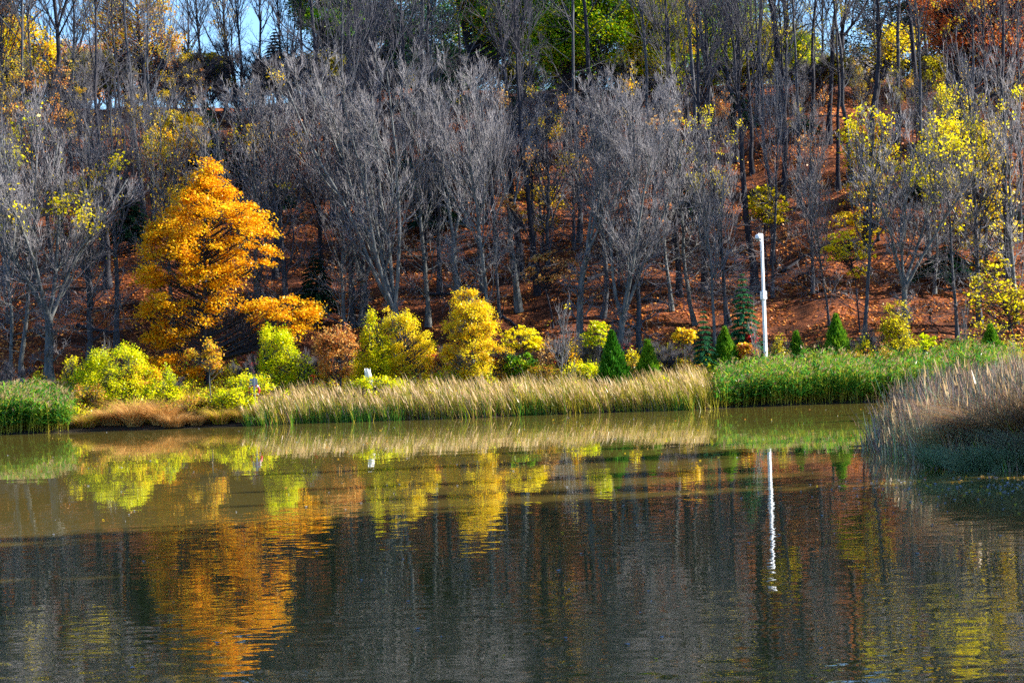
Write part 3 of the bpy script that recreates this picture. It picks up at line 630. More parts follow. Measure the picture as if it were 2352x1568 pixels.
# ------------------------------------------------------------------ front row of bare trees
ORD = ['first', 'second', 'third', 'fourth', 'fifth', 'sixth', 'seventh', 'eighth', 'ninth', 'tenth', 'eleventh', 'twelfth', 'thirteenth', 'fourteenth', 'fifteenth']
front = [  # base px, base py, top py, Y, proto, widen, label, leaf
 (18, 860, 330, 110, 'thin_a', 1.3, 'slim pale tree at the very left edge of the bank', None),
 (48, 860, 260, 111, 'thin_a', 1.4, 'second slim pale tree from the left edge', ('yellow', 0.05)),
 (112, 865, 190, 110.5, 'vase_a', 1.12, 'wide forked bare tree at left, left of the lime shrub', ('yellow', 0.035, 0.13, 3, (0.3, 1))),
 (205, 840, 230, 114, 'single_b', 1.0, 'bare tree just right of the wide forked tree at left', ('gold', 0.04)),
 (268, 815, 180, 115, 'tall_a', 0.8, 'dark trunked bare tree left of the orange maple', None),
 (396, 780, 240, 117, 'single_a', 0.9, 'bare tree rising behind the left half of the orange maple', ('gold', 0.22, 0.13, 5, (0.5, 0.9))),
 (534, 840, 480, 111.5, 'thin_b', 0.6, 'thin grey stem in front of the orange maple', None),
 (600, 800, 110, 117, 'vase_b', 1.15, 'bare tree fanning out above the right shoulder of the orange maple', None),
 (662, 760, 120, 116, 'single_b', 1.1, 'dark stemmed bare tree right of the orange maple', ('gold', 0.03)),
 (790, 790, 250, 114, 'single_a', 0.9, 'bare tree above the rusty orange tree', None),
 (905, 800, 95, 113, 'vase_d', 1.0, 'wide many-stemmed bare tree above the forked yellow tree', None),
 (835, 800, 130, 117, 'vase_b', 1.2, 'bare fan-shaped tree above the yellow-green tree', None),
 (985, 790, 150, 116, 'single_a', 0.95, 'bare tree between forked yellow tree and golden tree', None),
 (1062, 780, 50, 115, 'vase_c', 1.0, 'tallest pale bare tree, rising behind the golden tree', None),
 (1125, 780, 120, 113, 'single_a', 0.8, 'narrow bare tree at the right shoulder of the golden tree', None),
 (1193, 760, 90, 117, 'vase_c', 0.9, 'double stemmed bare tree above the open yellow shrub', ('tan', 0.02)),
 (1225, 700, 160, 121, 'tall_c', 0.7, 'dark trunk up the slope above the open yellow shrub', None),
 (1342, 800, 105, 112.5, 'vase_c', 0.95, 'thick straight grey tree left of the dark green cone', None),
 (1432, 815, 125, 111.5, 'vase_b', 1.0, 'pale forked bare tree directly behind the dark green cone', None),
 (1470, 820, 180, 112, 'single_b', 0.8, 'bare tree between the two green cones', None),
 (1545, 780, 230, 116, 'thin_a', 1.5, 'bare tree above the yellow tipped sapling', ('tan', 0.03)),
 (1598, 790, 200, 115, 'thin_a', 1.5, 'left one of the slim stems above the blue-green conifer', None),
 (1648, 770, 300, 112, 'thin_a', 1.3, 'short pale tree with brushlike crown left of the young spruce', None),
 (1668, 760, 330, 114, 'thin_b', 1.3, 'slim grey tree right behind the brushlike pale tree', None),
 (1775, 700, 60, 119, 'thin_b', 0.9, 'tall slim trunk just right of the white camera pole', None),
 (1868, 720, 200, 119, 'single_b', 0.75, 'grey trunk on the sunlit leaf slope, nearest the camera pole', ('rust', 0.03)),
 (1985, 790, 220, 113, 'thin_b', 1.2, 'grey stem at the lower edge of the sunlit leaf slope', ('yellow', 0.16, 0.13, 6, (0.3, 0.9))),
 (2083, 800, 170, 112, 'vase_a', 0.92, 'large forked bare tree at right behind the olive-yellow tree', None),
 (2200, 800, 260, 113, 'thin_b', 1.1, 'grey stem right of the large forked tree at right', ('yellow', 0.3, 0.13, 7, (0.2, 0.95))),
 (2252, 790, 120, 115, 'single_b', 0.8, 'tall grey tree above the feathery evergreen at far right', ('yellow', 0.22, 0.13, 8, (0.2, 0.8))),
 (2335, 790, 150, 114, 'single_a', 0.9, 'rightmost bare tree of the front row', ('gold', 0.12, 0.13, 9, (0.1, 0.7))),
 (2150, 760, 260, 119, 'thin_a', 1.6, 'pale bare tree with a haze of twigs between the two right forked trees', ('yellow', 0.1)),
]
rr = random.Random(5)
for (bx, by, ty, Y, key, wd, lb, lf) in front:
    b = on_ground(bx, by, Y); tp = pix(bx, ty, Y)
    place_bare(key, b, (tp[2]-b[2])*rr.uniform(0.96, 1.1), lb, 'bare trees along the foot of the slope', rr.uniform(0, 6.28), widen=wd, leaf=lf)
# leaning stem of the V pair on the sunlit slope
b = on_ground(1905, 745, 115)
t = place_bare('thin_b', b, 9.5, 'leaning grey stem forming a V above the round-topped evergreen', None, 1.0); t.rotation_euler = (0.02, math.radians(-17), 1.0)

# bare saplings and twiggy shrubs on the bank
def sapling(px, ty, by, Y, label, key, widen, leaf=None, name='bare_sapling', group='bare saplings on the far bank'):
    b = on_ground(px, by, Y); tp = pix(px, ty, Y)
    place_bare(key, b, tp[2]-b[2], label, group, rr.uniform(0, 6), name=name, cat='sapling', widen=widen, leaf=leaf)
bare_proto('sapling_a', 'bark_pale', 'twig', seed=21, Ht=5, r0=0.05, crown_from=0.12, n1=20, n2=4, n3=2, n4=1, spread=0.8, trop=0.2, twigr=0.005)
bare_proto('shrub_a', 'bark_grey', 'twig_dark', seed=22, Ht=3, r0=0.035, stems=7, fork=0.1, spread=1.8, n1=8, n2=6, n3=4, n4=2, trop=0.15, twigr=0.006)
sapling(1285, 680, 875, 103.5, 'pale bare sapling with upswept twigs between golden tree and green cone', 'sapling_a', 1.0, ('yellow', 0.015))
sapling(1738, 730, 860, 104.5, 'thin bare sapling touching the left side of the camera pole', 'sapling_a', 0.7)
sapling(245, 770, 925, 105, 'bare sapling poking out of the broad lime shrub', 'sapling_a', 0.6)
sapling(2215, 690, 830, 106, 'pale bare sapling below the yellow trees at right', 'sapling_a', 0.6)
for px, ty, by, wd, lb in [(572, 820, 885, 1.0, 'twiggy purple-grey shrub left of the upright lime tree'), (710, 805, 880, 1.0, 'twiggy bare shrub left of the rusty tree'),
                           (1015, 800, 880, 0.9, 'twiggy bare shrub left of the golden tree'), (1165, 800, 880, 0.9, 'twiggy bare shrub right of the golden tree'), (1320, 790, 870, 1.1, 'twiggy bare shrub right of the bare sapling'),
                           (1545, 790, 880, 1.0, 'twiggy bare shrub left of the yellow tipped sapling'), (1770, 790, 850, 1.0, 'twiggy bare shrub right of the camera pole'),
                           (1385, 770, 860, 1.2, 'twiggy bare shrub behind the dark green cone'), (400, 870, 930, 1.1, 'twiggy shrub between the lime shrub and the orange sapling'),
                           (30, 830, 900, 1.2, 'twiggy shrub behind the reeds at the left edge'), (1980, 760, 850, 1.0, 'twiggy shrub below the sunlit slope')]:
    b = on_ground(px, by, 105.5); tp = pix(px, ty, 105.5)
    place_bare('shrub_a', b, max(1.0, tp[2]-b[2]), lb, 'twiggy bare shrubs on the bank', rr.uniform(0, 6), name='bare_shrub', cat='shrub', widen=wd)

# ------------------------------------------------------------------ wood on the slope
marks = [(40, 'the slim pale trees at left'), (115, 'the wide forked tree at left'), (255, 'the broad lime shrub'), (400, 'the left side of the maple'), (520, 'the orange maple'), (640, 'the upright lime tree'),
         (765, 'the rusty orange tree'), (858, 'the yellow-green tree'), (940, 'the forked yellow tree'), (1090, 'the tall golden tree'), (1200, 'the open yellow shrub'), (1285, 'the bare sapling'),
         (1409, 'the dark green cone'), (1490, 'the small yellow-green cone'), (1570, 'the yellow tipped sapling'), (1630, 'the blue-green conifer'), (1712, 'the young spruce'), (1765, 'the white camera pole'),
         (1832, 'the small green evergreen'), (1924, 'the round-topped evergreen'), (2060, 'the olive-yellow tree'), (2150, 'the lime sprig'), (2278, 'the feathery evergreen')]
rng = np.random.default_rng(42)
pts = []
tries = 0
while len(pts) < 185 and tries < 20000:
    tries += 1
    y = rng.uniform(115, 149); x = rng.uniform(-0.26*y-3, 0.26*y+24)
    px, py = to_px([x, y, float(H(x, y))])
    if 1760 < px < 2110 and 520 < py < 800: continue
    if px > 2352 and y < 127: continue
    if px > 2110 and y < 127 and rng.random() < 0.8: continue
    if 250 < px < 700 and py > 640: continue
    if 1480 < px < 1900 and py < 230: continue
    if all((x-a)**2+((y-b)*0.8)**2 > 1.9**2 for a, b in pts): pts.append((x, y))
extra = [(1195, 640, 'pole_c'), (1225, 560, 'pole_a'), (1330, 560, 'pole_b'), (1388, 470, 'pole_a'), (1510, 590, 'pole_b'), (1568, 430, 'pole_a'), (1608, 520, 'pole_b'), (1690, 380, 'pole_c'), (1775, 610, 'pole_b'), (1800, 330, 'pole_c'),
         (1838, 480, 'pole_b'), (1862, 420, 'pole_a'), (1905, 330, 'pole_a'), (1960, 420, 'pole_b'), (1990, 560, 'pole_a'), (2130, 600, 'pole_b'), (2165, 470, 'pole_a'), (2245, 560, 'pole_b'), (2312, 640, 'pole_a'), (930, 420, 'pole_b'), (770, 520, 'pole_a'), (330, 500, 'pole_b'), (235, 600, 'pole_a'), (150, 480, 'pole_c'), (60, 560, 'pole_b'),
         (1450, 340, 'pole_b'), (1530, 300, 'pole_c'), (1640, 300, 'pole_b'), (1740, 290, 'pole_a'), (2060, 330, 'pole_b'), (2110, 300, 'pole_a'), (2210, 330, 'pole_c'), (2300, 310, 'pole_b'), (840, 330, 'pole_c'), (980, 300, 'pole_b'), ]
recs = []
for (ex, ey, ek) in extra:      # where the trunk foot meets the slope
    for Y in np.arange(112, 150, 0.5):
        p = pix(ex, ey, Y)
        if p[2] < H(p[0], Y): break
    recs.append((ex, ey, float(p[0]), float(Y), float(H(p[0], Y)), ek, 22.0+rng.uniform(-2, 2), None))
for (x, y) in pts:
    z = float(H(x, y)); px, py = to_px([x, y, z])
    k = rng.choice(['tall_a', 'tall_b', 'tall_c', 'thin_b', 'single_b', 'tall_d'], p=[0.2, 0.2, 0.2, 0.2, 0.14, 0.06])
    if k.startswith('tall'): ht = rng.uniform(13, 20)
    else: ht = rng.uniform(9, 14)
    cap = 190 if 430 < px < 740 else (170 if 1000 < px < 1480 else (215 if 1480 <= px < 1900 else 110))   # the wood stands lower where the crest and the sky show over it
    cap += rng.uniform(-50, 60)
    if rng.random() < (0.22 if px < 400 else ((0.3 if px < 1000 else 0.08) if px < 1480 else 0.5)) and not 400 < px < 740: cap = -130; ht = 22; k = rng.choice(['pole_a', 'pole_b', 'pole_c'])
    ht = max(4.5, min(ht, float(pix(px, cap, y)[2])-z))
    lf = None; u = rng.random()
    if px > 1900 and u < 0.55: lf = [('yellow', 0.2, 0.15, 1), ('gold', 0.18, 0.15, 2), ('olive', 0.2, 0.15, 3)][rng.integers(3)]
    elif px > 1500 and u < 0.25: lf = [('yellow', 0.15, 0.15, 1), ('rust', 0.12, 0.15, 2)][rng.integers(2)]
    elif px < 420 and u < 0.5: lf = [('gold', 0.14, 0.15, 1), ('yellow', 0.14, 0.15, 2), ('rust', 0.12, 0.15, 4)][rng.integers(3)]
    elif u < 0.14: lf = [('gold', 0.06, 0.15, 5), ('rust', 0.06, 0.15, 6)][rng.integers(2)]
    recs.append((px, py, x, y, z, k, ht, lf))
from collections import defaultdict
by_mark = defaultdict(list)
for r in recs:
    if r[0] > 2352 or r[0] < 0: by_mark[None].append(r); continue
    by_mark[min(marks, key=lambda m: abs(m[0]-r[0]))[1]].append(r)
for mk, lst in by_mark.items():
    lst.sort(key=lambda r: r[3])
    for i, (px, py, x, y, z, k, ht, lf) in enumerate(lst):
        look = 'tall straight' if k.startswith('pole') else 'thin grey' if k in ('thin_b', 'single_b') else ('dark' if k != 'tall_a' else 'grey')
        if mk is None:
            side = 'right' if px > 1000 else 'left'; lb = f'bare wood tree on the slope just beyond the {side} edge of the view'; grp = f'wood trees beyond the {side} edge'
        else:
            lb = f'{look} tree on the slope above {mk}, {ORD[min(i, 14)]} one uphill'; grp = 'trees on the leaf-covered slope'
        place_bare(k, (x, y, z-0.1), ht, lb, grp, rng.uniform(0, 6.28), name='woodland_tree', widen=rng.uniform(0.8, 1.05), leaf=lf)

# ------------------------------------------------------------------ crest
def poly_tree(name, label, base, Y, polys, mat, ncl, nl, rc, seed, **kw):
    return leafed_tree(name, label, 'tree', base, Y, polys, mat, ncl, nl, rc, kw.pop('lsz', 0.18), kw.pop('bark', 'bark_dark'), kw.pop('tr', 0.2), kw.pop('flat', 0.33 if name == 'slope_yellow_tree' else 0.55), seed, group='leafy trees along the crest', **kw)
poly_tree('crest_tree', 'green and gold tree on the crest, left one of the leafy group', (1110, 300), 138, [[(1020, -60), (1200, -60), (1230, 60), (1200, 110), (1120, 100), (1060, 40)]], 'green', 70, 16000, 0.9, 101, mat2='gold', frac2=0.25)
poly_tree('crest_tree', 'broad green tree on the crest behind the tallest pale trees', (1300, 300), 137, [[(1190, -60), (1440, -60), (1450, 100), (1380, 150), (1270, 165), (1220, 120)]], 'green', 95, 21000, 0.95, 102, mat2='lime', frac2=0.35)
poly_tree('crest_tree', 'yellow-green tree on the crest right of the broad green tree', (1470, 290), 139, [[(1420, -60), (1560, -60), (1570, 90), (1540, 185), (1450, 160)]], 'lime', 60, 16000, 0.85, 103, mat2='yellow', frac2=0.4)
poly_tree('crest_tree', 'glowing golden tree on the crest beside the leaning dark trunk', (1550, 240), 152, [[(1515, -60), (1590, -60), (1590, 120), (1520, 100)]], 'gold', 40, 8000, 0.8, 104)
poly_tree('crest_tree', 'lime tree on the crest right of the leaning dark trunk', (1640, 230), 155, [[(1580, -60), (1730, -60), (1740, 150), (1650, 195), (1590, 170)]], 'lime', 70, 16000, 0.85, 105, mat2='green', frac2=0.4)
poly_tree('crest_tree', 'yellow tree on the crest between the two thick dark trunks', (1740, 230), 150, [[(1670, 60), (1780, 50), (1790, 150), (1740, 200), (1660, 190)]], 'yellow', 40, 4200, 0.9, 106, mat2='lime', frac2=0.3)
poly_tree('crest_tree', 'lime tree on the crest right of the thick dark trunk', (1840, 230), 152, [[(1800, 90), (1860, 80), (1870, 160), (1810, 185)]], 'lime', 25, 3600, 0.7, 107)
poly_tree('crest_tree', 'yellow tree on the crest left of the red-orange treetops', (2010, 240), 146, [[(1980, 120), (2020, 70), (2080, 50), (2100, 90), (2050, 140), (2000, 160)]], 'yellow', 30, 1500, 1.0, 108, mat2='gold', frac2=0.3)
poly_tree('crest_tree', 'red-orange tree filling the upper right corner', (2250, 520), 127, [[(2110, -40), (2400, -40), (2400, 150), (2300, 165), (2200, 140), (2120, 70)]], 'redorange', 110, 11500, 0.95, 109, mat2='tan', frac2=0.25)
poly_tree('crest_tree', 'rust leaved tree at the right edge below the red-orange tree', (2330, 330), 140, [[(2230, 160), (2360, 150), (2400, 330), (2290, 300), (2240, 230)]], 'rust', 50, 4500, 0.8, 110)
poly_tree('crest_tree', 'yellow leaved tree at the upper left corner', (90, 260), 147, [[(-60, 60), (60, 40), (120, 90), (130, 190), (40, 220), (-60, 220)]], 'yellow', 50, 7500, 0.85, 111, mat2='orange', frac2=0.3)
poly_tree('crest_tree', 'thin gold leaved tree on the crest left of the sky gap', (340, 260), 144, [[(180, -40), (400, -40), (420, 90), (330, 130), (220, 110)]], 'gold', 50, 4000, 0.8, 112, mat2='rust', frac2=0.3)
poly_tree('crest_tree', 'dark green tree crown on the crest above the fan-shaped bare trees', (720, 240), 150, [[(660, -60), (830, -60), (840, 60), (780, 90), (690, 60)]], 'green', 40, 7000, 0.8, 113)
poly_tree('slope_yellow_tree', 'yellow leaved understory tree in the middle right of the slope', (2020, 620), 124, [[(1925, 300), (2010, 270), (2050, 340), (2040, 460), (2010, 540), (1950, 560), (1915, 480), (1960, 400)]], 'yellow', 60, 2800, 0.6, 114, mat2='gold', frac2=0.5, tr=0.1)
poly_tree('slope_yellow_tree', 'yellow leaved understory tree at the far right of the slope', (2270, 720), 121, [[(2160, 300), (2290, 280), (2320, 400), (2340, 520), (2300, 640), (2200, 600), (2230, 480), (2150, 420)]], 'yellow', 80, 4200, 0.55, 115, mat2='gold', frac2=0.4, tr=0.12)
poly_tree('slope_yellow_tree', 'small yellow tree left of the camera pole top', (1760, 640), 120, [[(1718, 445), (1760, 425), (1812, 460), (1800, 500), (1755, 520), (1722, 495)]], 'yellow', 26, 1300, 0.45, 116, mat2='olive', frac2=0.4, tr=0.06)
poly_tree('slope_yellow_tree', 'golden understory tree right above the top of the orange maple', (415, 560), 126, [[(360, 300), (400, 262), (465, 262), (475, 330), (430, 370), (370, 365)]], 'gold', 34, 2600, 0.6, 117, tr=0.12)
poly_tree('slope_yellow_tree', 'faint gold tree right of the maple top among bare crowns', (610, 560), 128, [[(560, 290), (620, 280), (640, 330), (590, 360)]], 'gold', 20, 800, 0.5, 118, tr=0.08)
poly_tree('slope_yellow_tree', 'small tan leaved beech above the bare sapling', (1270, 740), 115, [[(1205, 600), (1270, 575), (1325, 600), (1330, 640), (1260, 650), (1210, 640)], [(1150, 450), (1180, 445), (1190, 480), (1155, 490)]], 'tan', 34, 750, 0.4, 119, tr=0.06)
poly_tree('slope_yellow_tree', 'gold leaved tree low behind the thick straight grey tree', (1250, 640), 125, [[(1190, 440), (1260, 400), (1300, 470), (1260, 540), (1200, 520)]], 'gold', 24, 750, 0.5, 120, tr=0.08)
poly_tree('slope_yellow_tree', 'orange leaved tree at the left edge of the slope', (60, 520), 126, [[(-20, 250), (70, 230), (90, 330), (110, 440), (30, 450), (-20, 400)]], 'gold', 50, 2600, 0.6, 121, mat2='rust', frac2=0.5, tr=0.12)
poly_tree('slope_yellow_tree', 'yellow leaved sapling on the sunlit slope above the olive-yellow tree', (1975, 770), 114, [[(1890, 540), (1960, 530), (2010, 560), (1980, 600), (1900, 590)], [(1940, 620), (1990, 610), (1980, 650)]], 'yellow', 24, 900, 0.4, 122, tr=0.05)
poly_tree('slope_yellow_tree', 'yellow tree low at the far right behind the feathery evergreen', (2330, 800), 112, [[(2210, 640), (2300, 600), (2360, 640), (2380, 740), (2300, 740), (2230, 700)]], 'yellow', 40, 1100, 0.6, 123, mat2='olive', frac2=0.4, tr=0.06)
crest = [(30, -200, 'tall_b', 'thick dark tree at the upper left corner', 1.3), (180, -120, 'tall_a', 'grey tree on the crest right of the corner pine', 1), (290, -150, 'tall_c', 'grey tree on the crest above the bare left crowns', 1),
         (390, -120, 'tall_a', 'grey crest tree left of the sky gap', 0.9), (560, -180, 'tall_c', 'dark trunk standing in the sky gap', 0.8), (470, -160, 'tall_c', 'slim trunk at the left end of the sky gap', 0.9), (515, -200, 'tall_a', 'grey trunk in the left half of the sky gap', 0.8), (600, -190, 'tall_b', 'thicker dark trunk in the middle of the sky gap', 0.7), (645, -150, 'tall_c', 'thin trunk in the right half of the sky gap', 0.9), (545, -60, 'tall_d', 'spreading bare tree filling the middle of the sky gap', 1.0), (440, -80, 'tall_b', 'bare dark tree over the left end of the sky gap', 1.1), (670, -60, 'tall_d', 'spreading bare tree over the right end of the sky gap', 0.9), (250, -100, 'tall_b', 'bare dark tree above the left bare crowns', 1.1), (120, -60, 'tall_d', 'spreading bare tree near the corner pine', 1.0), (700, -200, 'tall_c', 'slim dark crest trunk at the right end of the sky gap', 0.8),
         (760, -180, 'tall_b', 'dark crest tree above the fan-shaped bare tree', 1), (870, -180, 'tall_b', 'dark crest tree left of the green-gold tree', 0.9), (985, -220, 'tall_b', 'thick dark crest trunk beside the green-gold tree', 1),
         (1060, -200, 'tall_c', 'dark slim tree inside the green-gold crown', 0.8), (1340, -220, 'tall_a', 'grey tree in front of the broad green crest tree', 1), (1500, -240, 'tall_b', 'dark crest trunk left of the leaning one', 1),
         (1680, -260, 'tall_a', 'slim dark crest trunk right of the leaning one', 0.9), (1735, -250, 'tall_c', 'slim crest trunk left of the thickest one', 0.7), (1772, -250, 'tall_b', 'left one of the two thick dark crest trunks', 0.9), (1808, -300, 'tall_b', 'thickest dark crest trunk', 1.4),
         (1885, -200, 'tall_a', 'crest tree left of the big spreading one', 0.8), (1932, -200, 'tall_d', 'big spreading crest tree with dark forked limbs', 1.3), (2010, -200, 'tall_c', 'crest tree in front of the pale house', 0.8),
         (2120, -200, 'tall_a', 'crest tree left of the red-orange treetops', 0.9), (2240, -220, 'tall_c', 'dark trunk within the red-orange crown', 0.9), (2330, -220, 'tall_b', 'dark trunk at the upper right edge', 1)]
for i, (px, ty, k, lb, wd) in enumerate(crest):
    Y = 148.5 + (i*37 % 7)*0.8; b = on_ground(px, 220, Y); tp = pix(px, ty, Y)
    place_bare(k, b-[0, 0, 0.15], tp[2]-b[2], lb, 'tall trees along the crest', rr.uniform(0, 6.28), name='crest_bare_tree', widen=wd,
               leaf=(('gold', 0.05, 0.15, 12) if i % 3 == 0 else None))
for i in range(36):
    px = (20+i*79+rr.uniform(-25, 25)) if i < 30 else 430+(i-30)*55; Y = 146+rr.uniform(0, 5); b = on_ground(px, 210, Y); mk = min(marks, key=lambda m: abs(m[0]-px))[1]
    place_bare('shrub_a', b, rr.uniform(2.2, 4.2)*(1.1 if i >= 30 else 1), 'twiggy undergrowth bush on the crest line, high above '+mk, 'undergrowth bushes on the crest line', rr.uniform(0, 6), name='crest_bush', cat='bush', widen=1.3, leaf=('olive', 0.3, 0.16, 31) if i % 3 == 0 and i < 30 else None)
b = on_ground(1600, 200, 148.5)
t = place_bare('tall_b', b-[0, 0, 0.2], 15, 'dark trunk leaning left on the crest in front of golden leaves', None, 0.4, name='leaning_tree'); t.rotation_euler = (0, math.radians(-27), 0.4)
back = [(-40, 170, 160, 220, 'at the upper left corner behind the pine'), (150, 100, 164, 240, 'behind the thin gold leaved crest tree'), (300, 60, 170, 240, 'left of the sky gap'), 
        (760, -60, 162, 200, 'at the right edge of the sky gap'), (850, -80, 168, 240, 'between the two dark evergreens of the crest'), (960, -60, 164, 240, 'behind the green-gold crest trees, leftmost'), (1080, -60, 170, 260, 'behind the left green-gold crest tree'),
        (1230, -60, 166, 260, 'behind the broad green crest tree'), (1370, -60, 172, 260, 'right of the broad green crest tree'), (1520, -60, 170, 260, 'behind the glowing golden tree'), (1660, -60, 174, 260, 'behind the lime tree of the crest'),
        (1790, 60, 170, 200, 'behind the thick dark crest trunks'), (2060, -40, 168, 260, 'behind the yellow crest tree'), (2190, -60, 166, 260, 'behind the red-orange crown'), (2330, -60, 164, 260, 'at the upper right edge')]
for i, (x, ty, Y, wd, lb) in enumerate(back):
    mt = ['olive', 'rust', 'rust', 'hemlock', 'green', 'hemlock', 'green', 'green', 'hemlock', 'green', 'green', 'olive', 'hemlock', 'rust', 'hemlock'][i]
    poly_tree('backing_tree', 'dense dark tree crown behind the crest ' + lb, (x, 240), Y, [ell(x, (ty+230)/2, wd/2, (235-ty)/2)], mt, 60, 5000 if mt == 'rust' and x < 400 else 15000, 1.1, 140+i)
# far wood behind the crest, keeps most of the horizon dark while leaving the sky gaps
far = []
rf = np.random.default_rng(9)
for i in range(34):
    px = -80 + i*76 + rf.uniform(-20, 20); Y = rf.uniform(168, 200)
    if 430 < px < 740 or 1860 < px < 1965: continue
    b = on_ground(px, 200, Y)
    mk = min(marks, key=lambda m: abs(m[0]-px))[1]
    place_bare(['tall_b', 'tall_c', 'tall_a', 'tall_d'][i % 4], b, rf.uniform(10, 15), 'bare tree far behind the crest, seen only between nearer trunks', 'far trees behind the crest', rf.uniform(0, 6), name='far_tree', widen=1.2,
               leaf=[('gold', 0.12, 0.15, 21), ('olive', 0.12, 0.15, 22), None][i % 3])

# ------------------------------------------------------------------ trees of the right bank, beyond the frame, whose shade lies on the near water and the brown reeds
rs = np.random.default_rng(4); shade = []
for y in np.arange(8, 92, 2.9):
    hh = 30 if y < 46.5 else (23 if y < 51.5 else (20 if y < 72 else 10))
    if y > 53 and int(y/2.9) % 2: continue
    for x in ((34.5, 39.5, 44.5) if y < 53 else (34.5,)):
        shade.append((x+rs.uniform(-1, 1), y+rs.uniform(-1, 1), (hh+3.2+(x-34.5)*0.45)*rs.uniform(0.88, 1.08)))
shade_mesh = None
for i, (x, y, h) in enumerate(shade):
    if shade_mesh is None:
        t = cone_tree('bank_evergreen', 'tall evergreen on the right bank beyond the frame', 1176, 755-(20-4)/60*F, 900, 7.6/60*F, 60, 'hemlock', 42000, 60, 'evergreens of the right bank', kind='spruce')
        t.location = (x, y, float(H(x, y))); shade_mesh = [c for c in t.children]; h0 = 20+1.4; t.scale = (h/h0,)*3
    else:
        t = thing('bank_evergreen', 'tall evergreen on the right bank beyond the frame', 'conifer', (x, y, float(H(x, y))), i*1.3, h/h0, 'evergreens of the right bank')
        for c in shade_mesh: part(c.name.split('.')[0], c.data, t)

# ------------------------------------------------------------------ reeds, grasses, ground cover
def band(n, px0, px1, y0, y1, rng, edge=0.0):
    Y = rng.uniform(y0, y1, n); px = rng.uniform(px0, px1, n)
    X = np.array([(p-CX)/F for p in px])*Y
    return X, Y
def cattails(name, label, X, Y, rng, hmean, mats, probs, lean=-0.14, wid=0.03, plume=0.35, per=1):
    n = len(X); Z = H(X, Y); g = Geo()
    hh = hmean*rng.uniform(0.45, 1.15, n)*(1+0.16*np.sin(X*4.1+Y*2)*np.sin(Y*1.9+X)+0.13*np.sin(X*1.7)*np.sin(X*0.63+2))*(0.72+0.28*smooth(-12.2, -10.2, X) if name == 'cattail_reeds' else 1)
    d = unit(np.stack([rng.normal(lean*0.5, 0.13, n), rng.normal(0, 0.12, n), np.ones(n)], 1))
    bend = np.stack([rng.normal(lean, 0.20, n)*hh*0.5, rng.normal(0, 0.15, n)*hh*0.4, -np.abs(rng.normal(0, 0.10, n))*hh], 1)
    X = X+0.16*np.sin(X*9.0+Y*2.0); Y = Y+0.12*np.sin(Y*8.0+X*3)
    base = np.stack([X, Y, Z-0.05], 1)
    V, Q = ribbons(base, d, hh, np.full(n, wid)*rng.uniform(0.6, 1.3, n), bend, rng, 5)
    mi = rng.choice(len(mats), n, p=probs)
    if name == 'cattail_reeds':
        f = np.clip((X+6)/12, 0, 1)+0.25*np.sin(X*0.9)+0.2*np.sin(X*2.3+1); sw = (rng.random(n) < 0.55*f); mi[sw] = 1
    g.add(V, Q, np.repeat(mi, 4))
    if plume > 0:
        k = rng.random(n) < plume; m = k.sum()
        tip = base[k]+d[k]*hh[k][:, None]*0.86+bend[k]*0.74
        pl = rng.uniform(0.25, 0.5, m)
        V, Q = ribbons(tip, unit(np.stack([rng.normal(lean*1.6, 0.15, m), rng.normal(0, 0.15, m), np.ones(m)], 1)), pl, np.full(m, wid*1.5), np.stack([pl*lean*0.9, pl*0, -pl*0.05], 1), rng, 3)
        g.add(V, Q, len(mats))
    return stuff(name, g.mesh(name, mats+(['reed_plume'] if plume > 0 else [])), label, 'reeds')
rg = np.random.default_rng(77)
X, Y = band(38000, 548, 1638, 97.0, 103.4, rg); k = Y > shore(X)-0.25; X = X[k]; Y = Y[k]
cattails('cattail_reeds', 'wide stand of tan cattails along the middle of the far bank', X, Y, rg, 1.12, ['reed_tan', 'reed_olive', 'reed_brown', 'reed_green'], [0.26, 0.40, 0.15, 0.19], plume=0.15)
